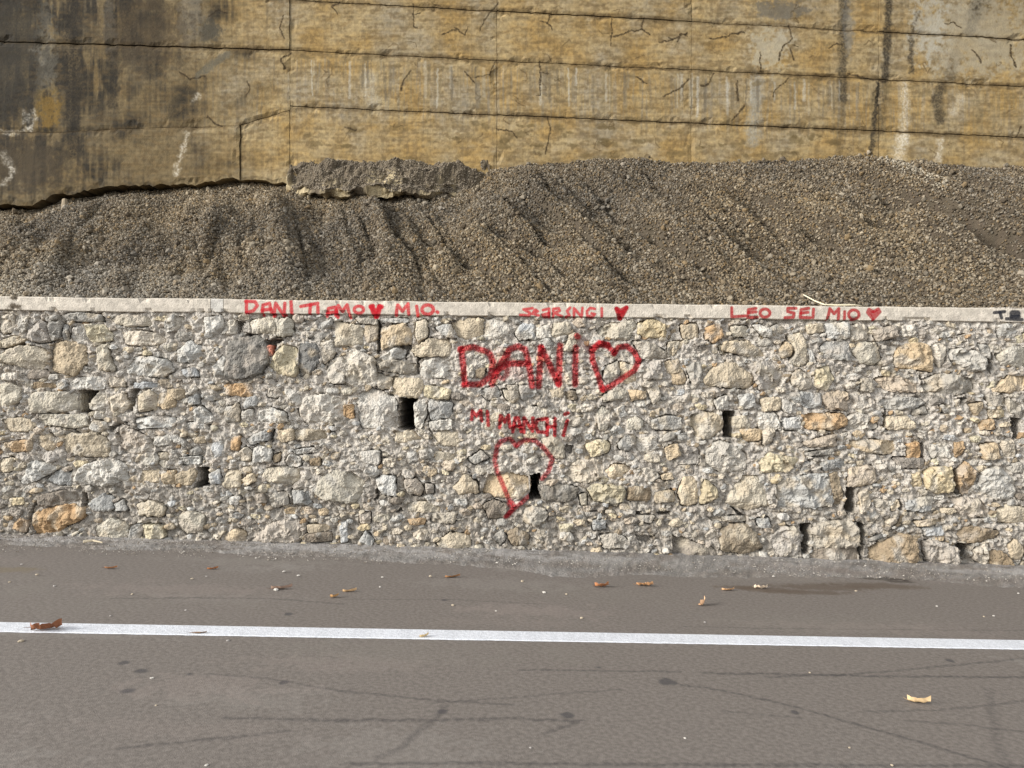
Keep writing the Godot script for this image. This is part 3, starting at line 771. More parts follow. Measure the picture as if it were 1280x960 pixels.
func coping(xa: float, xb: float, which: int) -> ArrayMesh:
	# section of the slab, front face first: (z, y from the top)
	var prof := [[-0.30, -0.125], [0.026, -0.128], [0.034, -0.122], [0.036, -0.09], [0.035, -0.05], [0.035, -0.012], [0.029, -0.003], [0.015, 0.0], [-0.10, 0.002], [-0.30, 0.0]]
	var n := maxi(3, int((xb - xa) / 0.02))
	var v := PackedVector3Array()
	var col := PackedColorArray()
	var uv2 := PackedVector2Array()
	var idx := PackedInt32Array()
	var m := prof.size()
	var base := lin(Vector3(214, 204, 188) if which != 2 else Vector3(212, 207, 197))
	for i in n + 1:
		var x := lerpf(xa, xb, float(i) / n)
		var top := 2.291 - 0.0117 * x + 0.006 * noise.get_noise_1d(x * 4.0)
		for k in m:
			var z: float = prof[k][0]
			var y: float = prof[k][1] + top
			var e := noise_b.get_noise_2d(x * 40.0, k * 7.0)
			if k == 5 or k == 6 or k == 1 or k == 2:
				var bite := smoothstep(0.28, 0.5, noise.get_noise_2d(x * 14.0, k * 0.3 + 60.0)) * 0.018
				z -= bite
				y += (-bite if k > 4 else bite) * 0.7
			if k in range(1, 8): z += 0.0025 * e
			y += 0.0025 * noise.get_noise_2d(x * 30.0, 80.0 + k)
			v.append(Vector3(x, y, z))
			var s := 1.0 + 0.10 * noise_b.get_noise_2d(x * 3.0, y * 20.0) + 0.08 * e
			col.append(Color(base.r * s, base.g * s, base.b * s))
			uv2.append(graffiti.uv(x / G + 640.0, 689.0 - y / G))
	for i in n:
		for k in m - 1:
			var a := i * m + k
			idx.append_array([a, a + 1, a + m, a + m, a + 1, a + m + 1])
		var a := i * m
		idx.append_array([a + m - 1, a, a + m + m - 1, a + m + m - 1, a, a + m])
	for e in [0, n]:
		for k in range(1, m - 1):
			var a: int = e * m
			if e == 0: idx.append_array([a, a + k + 1, a + k])
			else: idx.append_array([a, a + k, a + k + 1])
	return surface_of(v, idx, col, uv2)

# ------------------------------------------------------------------ the gravel bank
const CONTACT := [-900, 268, -60, 270, 0, 268, 40, 268, 65, 260, 130, 247, 240, 243, 300, 237, 340, 237, 370, 238, 470, 239, 590, 236, 615, 214, 660, 207, 760, 200, 860, 203, 960, 205, 1010, 197, 1080, 194, 1130, 203, 1280, 211, 2200, 216]
var rills := FastNoiseLite.new()

func bank_y(x: float, z: float) -> float:
	var u := (-z - 0.28) / (-BACK - 0.28)
	var yc := on_abutment(0, along(CONTACT, x / GB + 640.0)).y
	var y0 := 2.262 - 0.0117 * x
	var y := lerpf(y0, yc, u)
	var body := sin(clampf(u, 0.0, 1.0) * PI)
	y += 0.05 * body
	var slant := lerpf(0.35, 0.85, smoothstep(-4.0, 3.0, x))
	var deep := lerpf(0.35, 1.15, smoothstep(-4.5, 2.5, x))
	var q := x - z * slant                              # rills run down and to the right
	var r := rills.get_noise_2d(q * 1.15, z * 0.28 + 5.0)
	var r2 := rills.get_noise_2d(q * 3.1 + 40.0, z * 0.8)
	var ridged := -pow(maxf(0.0, 1.0 - absf(r) * 3.2), 2.0)
	y += body * (0.26 * ridged * deep + 0.24 * r + 0.15 * r2 * deep) + 0.06 * noise.get_noise_2d(x * 3.5, z * 3.5) * clampf(u * 6.0, 0.0, 1.0)
	y += 0.02 * noise.get_noise_2d(x * 9.0, z * 9.0 + 3.0)
	return y

func pebble_shape() -> ArrayMesh:
	var pv := PackedVector3Array()
	var pi := PackedInt32Array()
	var t := (1.0 + sqrt(5.0)) / 2.0
	for p in [[-1, t, 0], [1, t, 0], [-1, -t, 0], [1, -t, 0], [0, -1, t], [0, 1, t], [0, -1, -t], [0, 1, -t], [t, 0, -1], [t, 0, 1], [-t, 0, -1], [-t, 0, 1]]:
		pv.append(Vector3(p[0], p[1], p[2]).normalized() * rng.randf_range(0.72, 1.2) * Vector3(1.2, 0.75, 0.95))
	for f in [[0, 11, 5], [0, 5, 1], [0, 1, 7], [0, 7, 10], [0, 10, 11], [1, 5, 9], [5, 11, 4], [11, 10, 2], [10, 7, 6], [7, 1, 8], [3, 9, 4], [3, 4, 2], [3, 2, 6], [3, 6, 8], [3, 8, 9], [4, 9, 5], [2, 4, 11], [6, 2, 10], [8, 6, 7], [9, 8, 1]]:
		pi.append_array([f[0], f[2], f[1]])
	return surface_of(pv, pi)

func build_bank():
	var step := 0.025
	var nx := 800
	var nz := 137
	var v := PackedVector3Array()
	var col := PackedColorArray()
	var idx := PackedInt32Array()
	var soil := lin(Vector3(96, 86, 72))
	for j in nz:
		for i in nx:
			var x := -10.0 + i * step
			var z := -0.26 - j * step
			v.append(Vector3(x, bank_y(x, z) - 0.007, z))
			var s := 1.0 + 0.3 * noise.get_noise_2d(x * 20.0, z * 20.0)
			col.append(Color(soil.r * s, soil.g * s, soil.b * s))
	for j in nz - 1:
		for i in nx - 1:
			var a := j * nx + i
			idx.append_array([a, a + nx, a + 1, a + 1, a + nx, a + nx + 1])
	var bank := put("gravel_bank", surface_of(v, idx, col, null, null, true), M.soil)
	tag(bank, "steep bank of loose grey brown gravel above the stone wall", "", "", "structure")
	# the stones of the bank
	var gravel := Node3D.new()
	gravel.name = "gravel"
	add_child(gravel, true)
	tag(gravel, "loose grey and brown gravel stones lying all over the bank", "gravel", "", "stuff")
	var shapes := []
	for s in 4:
		shapes.append(pebble_shape())
	var tones := [Vector3(128, 117, 101), Vector3(114, 104, 89), Vector3(142, 133, 118), Vector3(100, 90, 76), Vector3(128, 112, 88), Vector3(154, 146, 133), Vector3(90, 81, 69), Vector3(118, 112, 102)]
	var lin_tones := []
	for t in tones: lin_tones.append(lin(t))
	for s in 4:
		var mm := MultiMesh.new()
		mm.transform_format = MultiMesh.TRANSFORM_3D
		mm.use_colors = true
		mm.mesh = shapes[s]
		var n := 76000
		mm.instance_count = n
		for i in n:
			var x := 0.0
			var z := 0.0
			var at := Vector3.ZERO
			var up := Vector3.UP
			for tries in 4:                             # steep flanks get their full share of stones
				x = rng.randf_range(-8.6, 8.6)
				z = -0.29 - 2.95 * rng.randf()
				var gi := int((x + 10.0) / step)
				var gj := int((-0.26 - z) / step)
				var g := gj * nx + gi
				at = v[g]
				up = (v[g + 1] - at).cross(at - v[g + nx]).normalized()
				if up.y < 0.0: up = -up
				at.y += (v[g + 1].y - at.y) * ((x + 10.0) / step - gi) + (v[g + nx].y - at.y) * ((-0.26 - z) / step - gj)
				if rng.randf() < 0.45 / maxf(up.y, 0.25): break
			var r := 0.0075 + 0.0105 * pow(rng.randf(), 2.2)
			if rng.randf() < 0.012: r *= 2.2
			var b := Basis.from_euler(Vector3(rng.randf() * TAU, rng.randf() * TAU, rng.randf() * TAU)).scaled(Vector3.ONE * r)
			mm.set_instance_transform(i, Transform3D(b, Vector3(x, at.y, z) + up * r * rng.randf_range(0.15, 1.0)))
			var c: Color = lin_tones[rng.randi() % 8]
			var u := noise_b.get_noise_2d(x * 1.6, z * 1.6)
			var k := rng.randf_range(0.62, 1.0) * (1.0 + 0.35 * u)
			var lime := Geometry2D.get_closest_point_to_segment(Vector2(x, z), Vector2(4.98, -2.95), Vector2(5.32, -2.5)).distance_to(Vector2(x, z))
			var salt := smoothstep(0.2, 0.02, lime + 0.16 * noise.get_noise_2d(x * 25.0, z * 25.0))
			if rng.randf() < salt * 0.75: c = c.lerp(Color(0.5, 0.48, 0.43), rng.randf_range(0.2, 0.8))
			var dust := smoothstep(-0.5, -5.0, x) * smoothstep(-1.3, -0.4, z + 0.5 * noise.get_noise_2d(x * 4.0, z * 4.0))
			c = c.lerp(Color(0.46, 0.44, 0.40), dust * rng.randf() * 0.7)
			mm.set_instance_color(i, Color(c.r * k * (1.02 + 0.06 * u), c.g * k * 0.98, c.b * k * (0.9 - 0.12 * u)))
		var o := MultiMeshInstance3D.new()
		o.name = "pebbles"
		o.multimesh = mm
		o.material_override = M.pebble
		o.set_meta("kind", "stuff")
		gravel.add_child(o, true)

# ------------------------------------------------------------------ the concrete abutment
const UNDERSIDE := [-900, 250, -60, 252, 0, 256, 40, 257, 65, 244, 100, 241, 130, 233, 170, 231, 240, 230, 300, 223, 340, 225, 372, 232, 385, 300, 2200, 300]

func lift(n: int, c: float) -> float:                 # row of the n-th lift joint at a column
	var left := c < 362.0
	match n:
		-8: return -540.0 + 0.055 * (c - 362)
		-7: return -384.0 + 0.055 * (c - 362)
		-6: return -320.0 + 0.055 * (c - 362)
		-5: return -256.0 + 0.055 * (c - 362)
		-4: return -192.0 + 0.055 * (c - 362)
		-3: return -128.0 + 0.055 * (c - 362)
		-2: return -66.0 + 0.055 * (c - 362)
		-1: return -1.0 + 0.055 * (c - 362)
		0: return 62.0 + (0.05 if not left else 0.03) * (c - 362)
		1: return 132.0 + 0.043 * (c - 362) if not left else along([-900, 170, 85, 165, 160, 160, 296, 157, 318, 150, 362, 137], c)
	return along(UNDERSIDE, c)

func stain_and_shade_tone(sheet: Sheet):
	# broad weathering of the abutment face, some shade painted in, one texel for one grid unit
	var n1 := fast(21, 0.012, 4)
	var n2 := fast(22, 0.045, 4)
	var n3 := fast(23, 0.2, 3)
	var ochre := Vector3(150, 124, 78)
	var buff := Vector3(156, 137, 100)
	var ash := Vector3(138, 129, 111)
	var black := Vector3(44, 40, 33)
	for y in sheet.h:
		for x in sheet.w:
			var c := sheet.c0 + x / sheet.k
			var r := sheet.r0 + y / sheet.k
			var a := n1.get_noise_2d(c, r * 1.6)
			var b := n2.get_noise_2d(c, r * 2.2)
			var board := n3.get_noise_2d(c * 0.05, r * 1.1)
			var run := n2.get_noise_2d(c * 3.2, r * 0.14 + 500.0)
			var t := buff.lerp(ochre, clampf(0.55 + 1.5 * a + 0.5 * b, 0.0, 1.0))
			t = t.lerp(ash, clampf(0.25 + 1.3 * n1.get_noise_2d(c + 900.0, r * 0.7) + 0.6 * b, 0.0, 1.0) * 0.75)
			# rust-brown and grey runs in the lift between the two lower joints
			var inlift := smoothstep(lift(0, c), lift(0, c) + 14.0, r) * (1.0 - smoothstep(lift(1, c) - 6.0, lift(1, c) + 26.0, r))
			t = t.lerp(ash if run > 0.0 else Vector3(126, 112, 84), clampf(absf(run) * 2.2 - 0.25, 0.0, 0.55) * (0.2 + 0.8 * inlift))
			# black growth on the left, deepened by shade painted into the colour
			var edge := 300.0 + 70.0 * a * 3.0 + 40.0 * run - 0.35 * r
			var growth_and_shade := clampf((edge - c) / 240.0, 0.0, 1.0) * clampf(0.62 + 1.5 * n2.get_noise_2d(c * 0.9, r * 0.35 + 90.0) + 0.9 * run - maxf(0.0, r - 150.0) * 0.004, 0.0, 1.0)
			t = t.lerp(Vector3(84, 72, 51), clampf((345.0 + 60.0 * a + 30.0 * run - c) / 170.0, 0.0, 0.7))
			t = t.lerp(black, clampf(growth_and_shade * 1.35, 0.0, 0.92))
			var grime_and_shade := clampf(1.6 * n2.get_noise_2d(c * 0.7 + 70.0, r * 2.0 + 300.0) + 0.9 * n3.get_noise_2d(c * 0.5, r * 0.9) + 0.8 * run + 0.06, 0.0, 0.7)  # brown grime, also standing in for the dimmer light under the deck
			t = t.lerp(Vector3(98, 80, 52), grime_and_shade * 0.6)
			var s := 1.0 + 0.10 * board + 0.16 * n3.get_noise_2d(c * 0.7, r * 0.7) + 0.1 * b
			var o := (y * sheet.w + x) * 4
			sheet.px[o] = int(clampf(t.x * s, 0, 255))
			sheet.px[o + 1] = int(clampf(t.y * s, 0, 255))
			sheet.px[o + 2] = int(clampf(t.z * s, 0, 255))
			sheet.px[o + 3] = 255

func paint_abutment():
	stains_and_shade = Sheet.new(-128, -140, 1408, 300, 1.0, fast(31, 0.05, 4))
	stain_and_shade_tone(stains_and_shade)
	var black := Vector3(38, 34, 28)
	var lime := Vector3(222, 216, 202)
	var ash := Vector3(150, 147, 138)
	# black runs
	for s in [[92, -60, 90, 60, 92, 190, 20, 0.8], [20, -60, 15, 60, 12, 130, 50, 0.55], [160, -60, 160, 30, 165, 70, 26, 0.6], [195, -60, 195, 30, 190, 90, 16, 0.55], [140, 60, 142, 90, 140, 130, 12, 0.6]]:
		stains_and_shade.stroke([s[0], s[1], s[2], s[3], s[4], s[5]], s[6], black, s[7], 0.6, 0.5, 9.0)
	for s in [[1056, -60, 1054, 40, 1052, 122, 11, 0.62], [1053, 122, 1050, 160, 1048, 195, 8, 0.3], [1112, -60, 1109, 30, 1106, 100, 9, 0.8], [1098, 105, 1092, 150, 1088, 195, 4.5, 0.8], [1102, 110, 1100, 140, 1096, 165, 14, 0.4],
			[1222, -60, 1218, 10, 1210, 40, 14, 0.75], [1232, -40, 1228, 0, 1222, 15, 22, 0.5], [1176, 108, 1170, 125, 1174, 148, 13, 0.65], [1194, 70, 1190, 85, 1186, 98, 14, 0.4], [1146, 15, 1138, 45, 1139, 90, 5, 0.7]]:
		stains_and_shade.stroke([s[0], s[1], s[2], s[3], s[4], s[5]], s[6], black, s[7], 0.55, 0.45, 4.0)
	stains_and_shade.patch(262, 38, 17, 18, Vector3(70, 66, 56), 0.85, 0.5)
	stains_and_shade.stroke([246, 94, 258, 84, 284, 66], 9, Vector3(92, 88, 76), 0.8, 0.5, 0.3, 4.0)
	stains_and_shade.patch(238, 15, 20, 50, Vector3(140, 132, 116), 0.5, 0.6)
	stains_and_shade.patch(56, 70, 16, 70, Vector3(122, 118, 106), 0.5, 0.7)
	stains_and_shade.patch(136, 30, 10, 50, Vector3(116, 110, 98), 0.45, 0.7)
	stains_and_shade.patch(58, 135, 18, 32, Vector3(126, 98, 44), 0.7, 0.6)
	stains_and_shade.patch(30, 205, 75, 42, Vector3(62, 54, 42), 0.75, 0.5)  # broad dark patches on the left: part stain, part painted shade
	stains_and_shade.patch(10, 60, 60, 100, Vector3(56, 52, 44), 0.6, 0.6)
	stains_and_shade.patch(180, 40, 70, 50, Vector3(66, 56, 42), 0.5, 0.7)
	# grey lime wash on the right, pale patch in the middle
	stains_and_shade.patch(1225, 45, 95, 62, Vector3(162, 153, 132), 0.65, 0.6)
	stains_and_shade.patch(1160, 30, 26, 50, Vector3(168, 164, 152), 0.6, 0.7)
	stains_and_shade.patch(962, 60, 30, 34, Vector3(172, 166, 148), 0.6, 0.7)
	stains_and_shade.stroke([946, 100, 944, 130, 940, 175], 17, Vector3(150, 152, 150), 0.6, 0.6, 0.4, 5.0)
	stains_and_shade.stroke([460, 95, 462, 120, 466, 128], 18, Vector3(178, 172, 156), 0.55, 0.6, 0.5, 5.0)
	stains_and_shade.stroke([596, 105, 597, 120, 597, 132], 6, Vector3(110, 104, 92), 0.6, 0.5, 0.3, 2.0)
	stains_and_shade.patch(975, 12, 40, 14, Vector3(96, 92, 84), 0.7, 0.6)
	stains_and_shade.patch(1060, 35, 9, 40, Vector3(112, 112, 110), 0.5, 0.5)
	# white lime blooms
	for s in [[1131, 105, 1130, 140, 1128, 172, 8, 0.75], [1128, 172, 1124, 190, 1122, 202, 10, 0.85], [1176, 172, 1174, 186, 1172, 200, 5, 0.8], [1200, 122, 1194, 132, 1190, 140, 7, 0.5], [234, 167, 228, 190, 219, 216, 4, 0.85], [247, 118, 243, 122, 240, 126, 4, 0.7],
			[0, 165, 20, 166, 38, 158, 3, 0.7], [38, 158, 44, 146, 41, 138, 3.5, 0.75], [30, 140, 36, 146, 28, 152, 4, 0.6], [0, 231, 12, 224, 15, 210, 3.5, 0.8], [15, 210, 8, 200, 4, 194, 6, 0.6], [36, 60, 50, 64, 52, 80, 3, 0.25]]:
		stains_and_shade.stroke([s[0], s[1], s[2], s[3], s[4], s[5]], s[6] * 1.5, lime, s[7] * 0.75, 0.9, 0.6, 5.0)
	for i in 80:                                       # many thin runs below the middle joint
		var c := rng.randf_range(380, 1090)
		var r0 := lift(0, c) + rng.randf_range(4, 16)
		var tone: Vector3 = [Vector3(92, 84, 70), Vector3(182, 178, 166), Vector3(120, 112, 98)][rng.randi() % 3]
		stains_and_shade.stroke([c, r0, c + rng.randf_range(-1, 1), r0 + rng.randf_range(20, 50)], rng.randf_range(1.2, 4.0), tone, rng.randf_range(0.35, 0.7), 0.7, 0.4, 1.5)
	# dark moss flecks low on the face
	for i in 60:
		var c := rng.randf_range(380, 1080)
		stains_and_shade.patch(c, rng.randf_range(150, 205), rng.randf_range(3, 16), rng.randf_range(2, 6), Vector3(92, 78, 50), rng.randf_range(0.3, 0.7), 0.9)
	for i in 40:
		var c := rng.randf_range(380, 1280)
		stains_and_shade.patch(c, lift(0, c) + rng.randf_range(0, 14), rng.randf_range(3, 10), rng.randf_range(2, 5), Vector3(104, 90, 62), rng.randf_range(0.3, 0.6), 0.9)
	# dirt along the joints
	for n in [-2, -1, 0, 1]:
		for c in range(-120, 1400, 20):
			var tone := Vector3(76, 62, 40)
			stains_and_shade.stroke([c, lift(n, c) + rng.randf_range(-1, 1), c + 20, lift(n, c + 20) + rng.randf_range(-1, 1)], rng.randf_range(2.0, 7.0), tone, rng.randf_range(0.3, 0.85), 0.8, 0.4, 2.0)
	# cracks
	for s in [[285, 16, 272, 12, 262, 20], [255, 95, 236, 98, 224, 90], [421, 16, 414, 8, 424, 0], [354, 20, 350, 35, 356, 50], [308, 100, 312, 110, 307, 120], [258, 145, 270, 155, 276, 157], [364, 66, 350, 72, 355, 84],
			[516, 5, 516, 32, 521, 34], [516, 17, 526, 16], [568, 33, 580, 42, 585, 33], [552, 42, 570, 35], [600, 38, 604, 24, 616, 12, 622, 2], [676, 26, 684, 28, 690, 36], [684, 28, 687, 18],
			[764, 20, 763, 56], [766, 45, 790, 38, 802, 36, 804, 22], [802, 36, 812, 43], [824, 52, 840, 50, 858, 40], [840, 50, 836, 46], [500, 112, 504, 100, 512, 88], [580, 88, 592, 102], [618, 76, 612, 92, 594, 96],
			[676, 105, 676, 90, 684, 92], [800, 100, 808, 104, 795, 96], [860, 98, 852, 108, 830, 120], [684, 146, 688, 160, 684, 178, 682, 192], [675, 76, 674, 120, 670, 119], [965, 120, 970, 110, 978, 105, 985, 98], [920, 100, 921, 125],
			[973, 75, 976, 60, 990, 48, 985, 32], [990, 56, 996, 58], [988, 60, 992, 74], [888, 48, 905, 46, 915, 42, 930, 40], [1036, 60, 1045, 54, 1052, 55], [858, 44, 850, 42, 846, 52], [915, 150, 922, 142, 930, 132], [1262, 56, 1263, 68, 1270, 82],
			[1215, 62, 1222, 70, 1226, 78], [1060, 92, 1070, 95, 1110, 102], [950, 65, 949, 78, 951, 88], [1180, 30, 1190, 28, 1200, 34], [1275, 158, 1270, 170], [430, 158, 445, 162], [620, 160, 640, 164, 646, 172], [875, 108, 885, 105, 892, 92]]:
		stains_and_shade.stroke(s, rng.randf_range(1.3, 2.2), Vector3(46, 36, 22), 0.9, 0.5, 0.45, 2.2)
	for i in 70:                                       # fine map cracking
		var c := rng.randf_range(370, 1280)
		var r := rng.randf_range(0, 200)
		var pts := [c, r]
		for k in 3:
			pts.append(pts[-2] + rng.randf_range(-9, 9))
			pts.append(pts[-2] + rng.randf_range(-7, 9))
		stains_and_shade.stroke(pts, 1.0, Vector3(64, 50, 30), rng.randf_range(0.35, 0.7), 0.6, 0.3, 1.5)

func block(ca: float, cb: float, na: int, nb: int, parent: Node):
	# one pour of concrete between two lift joints; columns ca..cb, edges eroded
	var wide := (cb - ca) * GB
	var nu := maxi(4, int(wide / 0.045))
	var nv := 18
	var v := PackedVector3Array()
	var uv2 := PackedVector2Array()
	var col := PackedColorArray()
	var idx := PackedInt32Array()
	var out := rng.randf_range(-0.012, 0.012)
	for j in nv + 1:
		for i in nu + 1:
			var c := lerpf(ca, cb, float(i) / nu)
			var ra := lift(na, c) + 0.5
			var rb := lift(nb, c) - (0.5 if nb < 2 else 0.0)
			var tv := float(j) / nv
			var r := lerpf(ra, rb, tv)
			var p := on_abutment(c, r)
			var border := minf(minf(i, nu - i) * wide / nu, minf(j, nv - j) * (rb - ra) / nv * GB)
			var z := BACK + out + 0.012 * noise.get_noise_2d(p.x * 3.0, p.y * 3.0) + 0.003 * noise_b.get_noise_2d(p.x * 3.0, p.y * 14.0)
			if border < 0.001:
				var e := (0.008 if j == 0 or j == nv else 0.002) + 0.045 * maxf(0.0, noise_b.get_noise_2d(p.x * 9.0, p.y * 9.0 + 20.0))
				z -= e
				p += Vector2(noise.get_noise_2d(p.x * 20.0, p.y * 20.0), noise.get_noise_2d(p.x * 20.0 + 9.0, p.y * 20.0)) * 0.008
			elif border < 0.06:
				z -= 0.06 * maxf(0.0, noise_b.get_noise_2d(p.x * 9.0, p.y * 9.0 + 20.0) - 0.15)
			if nb == 2 and j > nv - 2 and c < 372.0:
				p.y += 0.045 * noise_b.get_noise_2d(p.x * 12.0, 7.0) + 0.02 * noise.get_noise_2d(p.x * 60.0, 2.0)
			v.append(Vector3(p.x, p.y, z))
			uv2.append(stains_and_shade.uv(c, r))
			col.append(lin(Vector3(150, 131, 94)))
	for j in nv:
		for i in nu:
			var a := j * (nu + 1) + i
			idx.append_array([a, a + 1, a + nu + 1, a + 1, a + nu + 2, a + nu + 1])
	# sides going in
	var ringi := []
	for i in nu + 1: ringi.append(i)
	for j in range(1, nv + 1): ringi.append(j * (nu + 1) + nu)
	for i in range(nu - 1, -1, -1): ringi.append(nv * (nu + 1) + i)
	for j in range(nv - 1, 0, -1): ringi.append(j * (nu + 1))
	var first := v.size()
	for k in ringi:
		v.append(Vector3(v[k].x, v[k].y, BACK - 0.5))
		uv2.append(uv2[k])
		col.append(lin(Vector3(150, 131, 94)))
	var n := ringi.size()
	for k in n:
		var l := (k + 1) % n
		idx.append_array([ringi[k], first + k, ringi[l], ringi[l], first + k, first + l])
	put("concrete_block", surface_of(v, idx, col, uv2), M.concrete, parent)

func build_abutment():
	var wall := thing("concrete_abutment", "stained ochre board-marked concrete abutment with cracked joints above the gravel", "abutment")
	var cuts := [-900.0, -660.0, -420.0, -160.0, 362.0, 621.0, 864.0, 1098.0, 1345.0, 1600.0, 1860.0, 2100.0]
	for k in cuts.size() - 1:
		for n in [-8, -7, -6, -5, -4, -3, -2, -1, 0]:
			block(cuts[k] + 0.25, cuts[k + 1] - 0.25, n, n + 1, wall)
		if k == 3:
			block(cuts[k] + 0.5, 299.5, 1, 2, wall)
			block(300.7, cuts[k + 1] - 0.5, 1, 2, wall)
		else:
			block(cuts[k] + 0.25, cuts[k + 1] - 0.25, 1, 2, wall)
	var core := BoxMesh.new()
	core.size = Vector3(31.0, 9.0, 0.3)
	var hidden := put("core", core, M.deck, wall)
	hidden.position = Vector3(0, 7.6, BACK - 0.66)
	# the broken footing that sticks out of the gravel
	var v := PackedVector3Array()
	var col := PackedColorArray()
	var uv2 := PackedVector2Array()
	var idx := PackedInt32Array()
	var n := 150
	var m := 15
	var prof := [[-3.06, 4.58], [-2.96, 4.51], [-2.90, 4.45], [-2.84, 4.39], [-2.78, 4.33], [-2.72, 4.26], [-2.67, 4.19], [-2.63, 4.12], [-2.60, 4.06], [-2.585, 4.01], [-2.585, 3.97], [-2.61, 3.93], [-2.67, 3.92], [-2.78, 3.94], [-2.98, 4.02]]
	var top_tone := lin(Vector3(112, 101, 84))
	var lip := lin(Vector3(206, 188, 150))
	for i in n + 1:
		var x := lerpf((360 - 640) * GB, (612 - 640) * GB, float(i) / n)
		var ends := minf(smoothstep(0.0, 0.25, float(i) / n), smoothstep(1.0, 0.62, float(i) / n))
		for k in m:
			var z: float = prof[k][0]
			var y: float = prof[k][1] - 0.012 * (x + 1.6)
			var t := clampf(k / 10.0, 0.0, 1.0)
			z = lerpf(-3.06 + 0.1 * t, z, 0.15 + 0.85 * ends)
			y += (1.0 - ends) * 0.02 - 0.075 * (1.0 - t)
			if k > 0 and k < m - 1:
				z += 0.09 * noise.get_noise_2d(x * 9.0, k * 1.4) + 0.035 * noise_b.get_noise_2d(x * 30.0, k * 4.0)
				y += 0.09 * noise.get_noise_2d(x * 7.0 + 33.0, k * 1.0) + 0.03 * noise_b.get_noise_2d(x * 30.0 + 70.0, k * 4.0)
			v.append(Vector3(x, y, z))
			var s := 1.0 + 0.35 * noise_b.get_noise_2d(x * 25.0, k * 5.0)
			var c := top_tone.lerp(lip, smoothstep(5.4, 8.0, k + 4.0 * noise.get_noise_2d(x * 6.0, 8.0)) * clampf(0.35 + 2.2 * noise.get_noise_2d(x * 7.0, 80.0), 0.0, 1.0))
			col.append(Color(c.r * s, c.g * s, c.b * s))
			uv2.append(Vector2.ZERO)
	for i in n:
		for k in m - 1:
			var a := i * m + k
			idx.append_array([a, a + m, a + 1, a + 1, a + m, a + m + 1])
	var f := put("broken_footing", surface_of(v, idx, col, uv2), M.rubble, wall)
	tag(f, "jagged broken concrete lip overhanging the gravel")
	# gravel caught on top of the footing
	var mm := MultiMesh.new()
	mm.transform_format = MultiMesh.TRANSFORM_3D
	mm.use_colors = true
	var box := SphereMesh.new()
	box.radius = 1.0
	box.height = 1.5
	box.radial_segments = 5
	box.rings = 2
	mm.mesh = box
	mm.instance_count = 4600
	for i in 4600:
		var a := rng.randi_range(4, n - 6) * m + mini(8, rng.randi_range(0, 11))
		var p := v[a].lerp(v[a + m], rng.randf()).lerp(v[a + 1].lerp(v[a + m + 1], rng.randf()), rng.randf())
		var r := rng.randf_range(0.007, 0.016)
		mm.set_instance_transform(i, Transform3D(Basis.from_euler(Vector3(rng.randf() * TAU, rng.randf() * TAU, 0)).scaled(Vector3.ONE * r), p))
		var c := lin([Vector3(122, 112, 97), Vector3(104, 94, 80), Vector3(136, 126, 110), Vector3(88, 79, 67)][rng.randi() % 4])
		mm.set_instance_color(i, c)
	var o := MultiMeshInstance3D.new()
	o.name = "gravel"
	o.multimesh = mm
	o.material_override = M.pebble
	wall.add_child(o, true)
	o.set_meta("kind", "stuff")

# ------------------------------------------------------------------ the road
const RX := 5.0              # half width of the surveyed part of the road
const RZ := 5.0

func mark(pts: Array, width: float, tone: Vector3, strength: float, soft := 0.7, speck := 0.5, wob := 0.0):
	var out := []
	for i in range(0, pts.size(), 2):
		var p := on_road(pts[i], pts[i + 1])
		out.append(p.x * 100.0)
		out.append(p.z * 100.0)
	marks.stroke(out, width, tone, strength, soft, speck, wob)

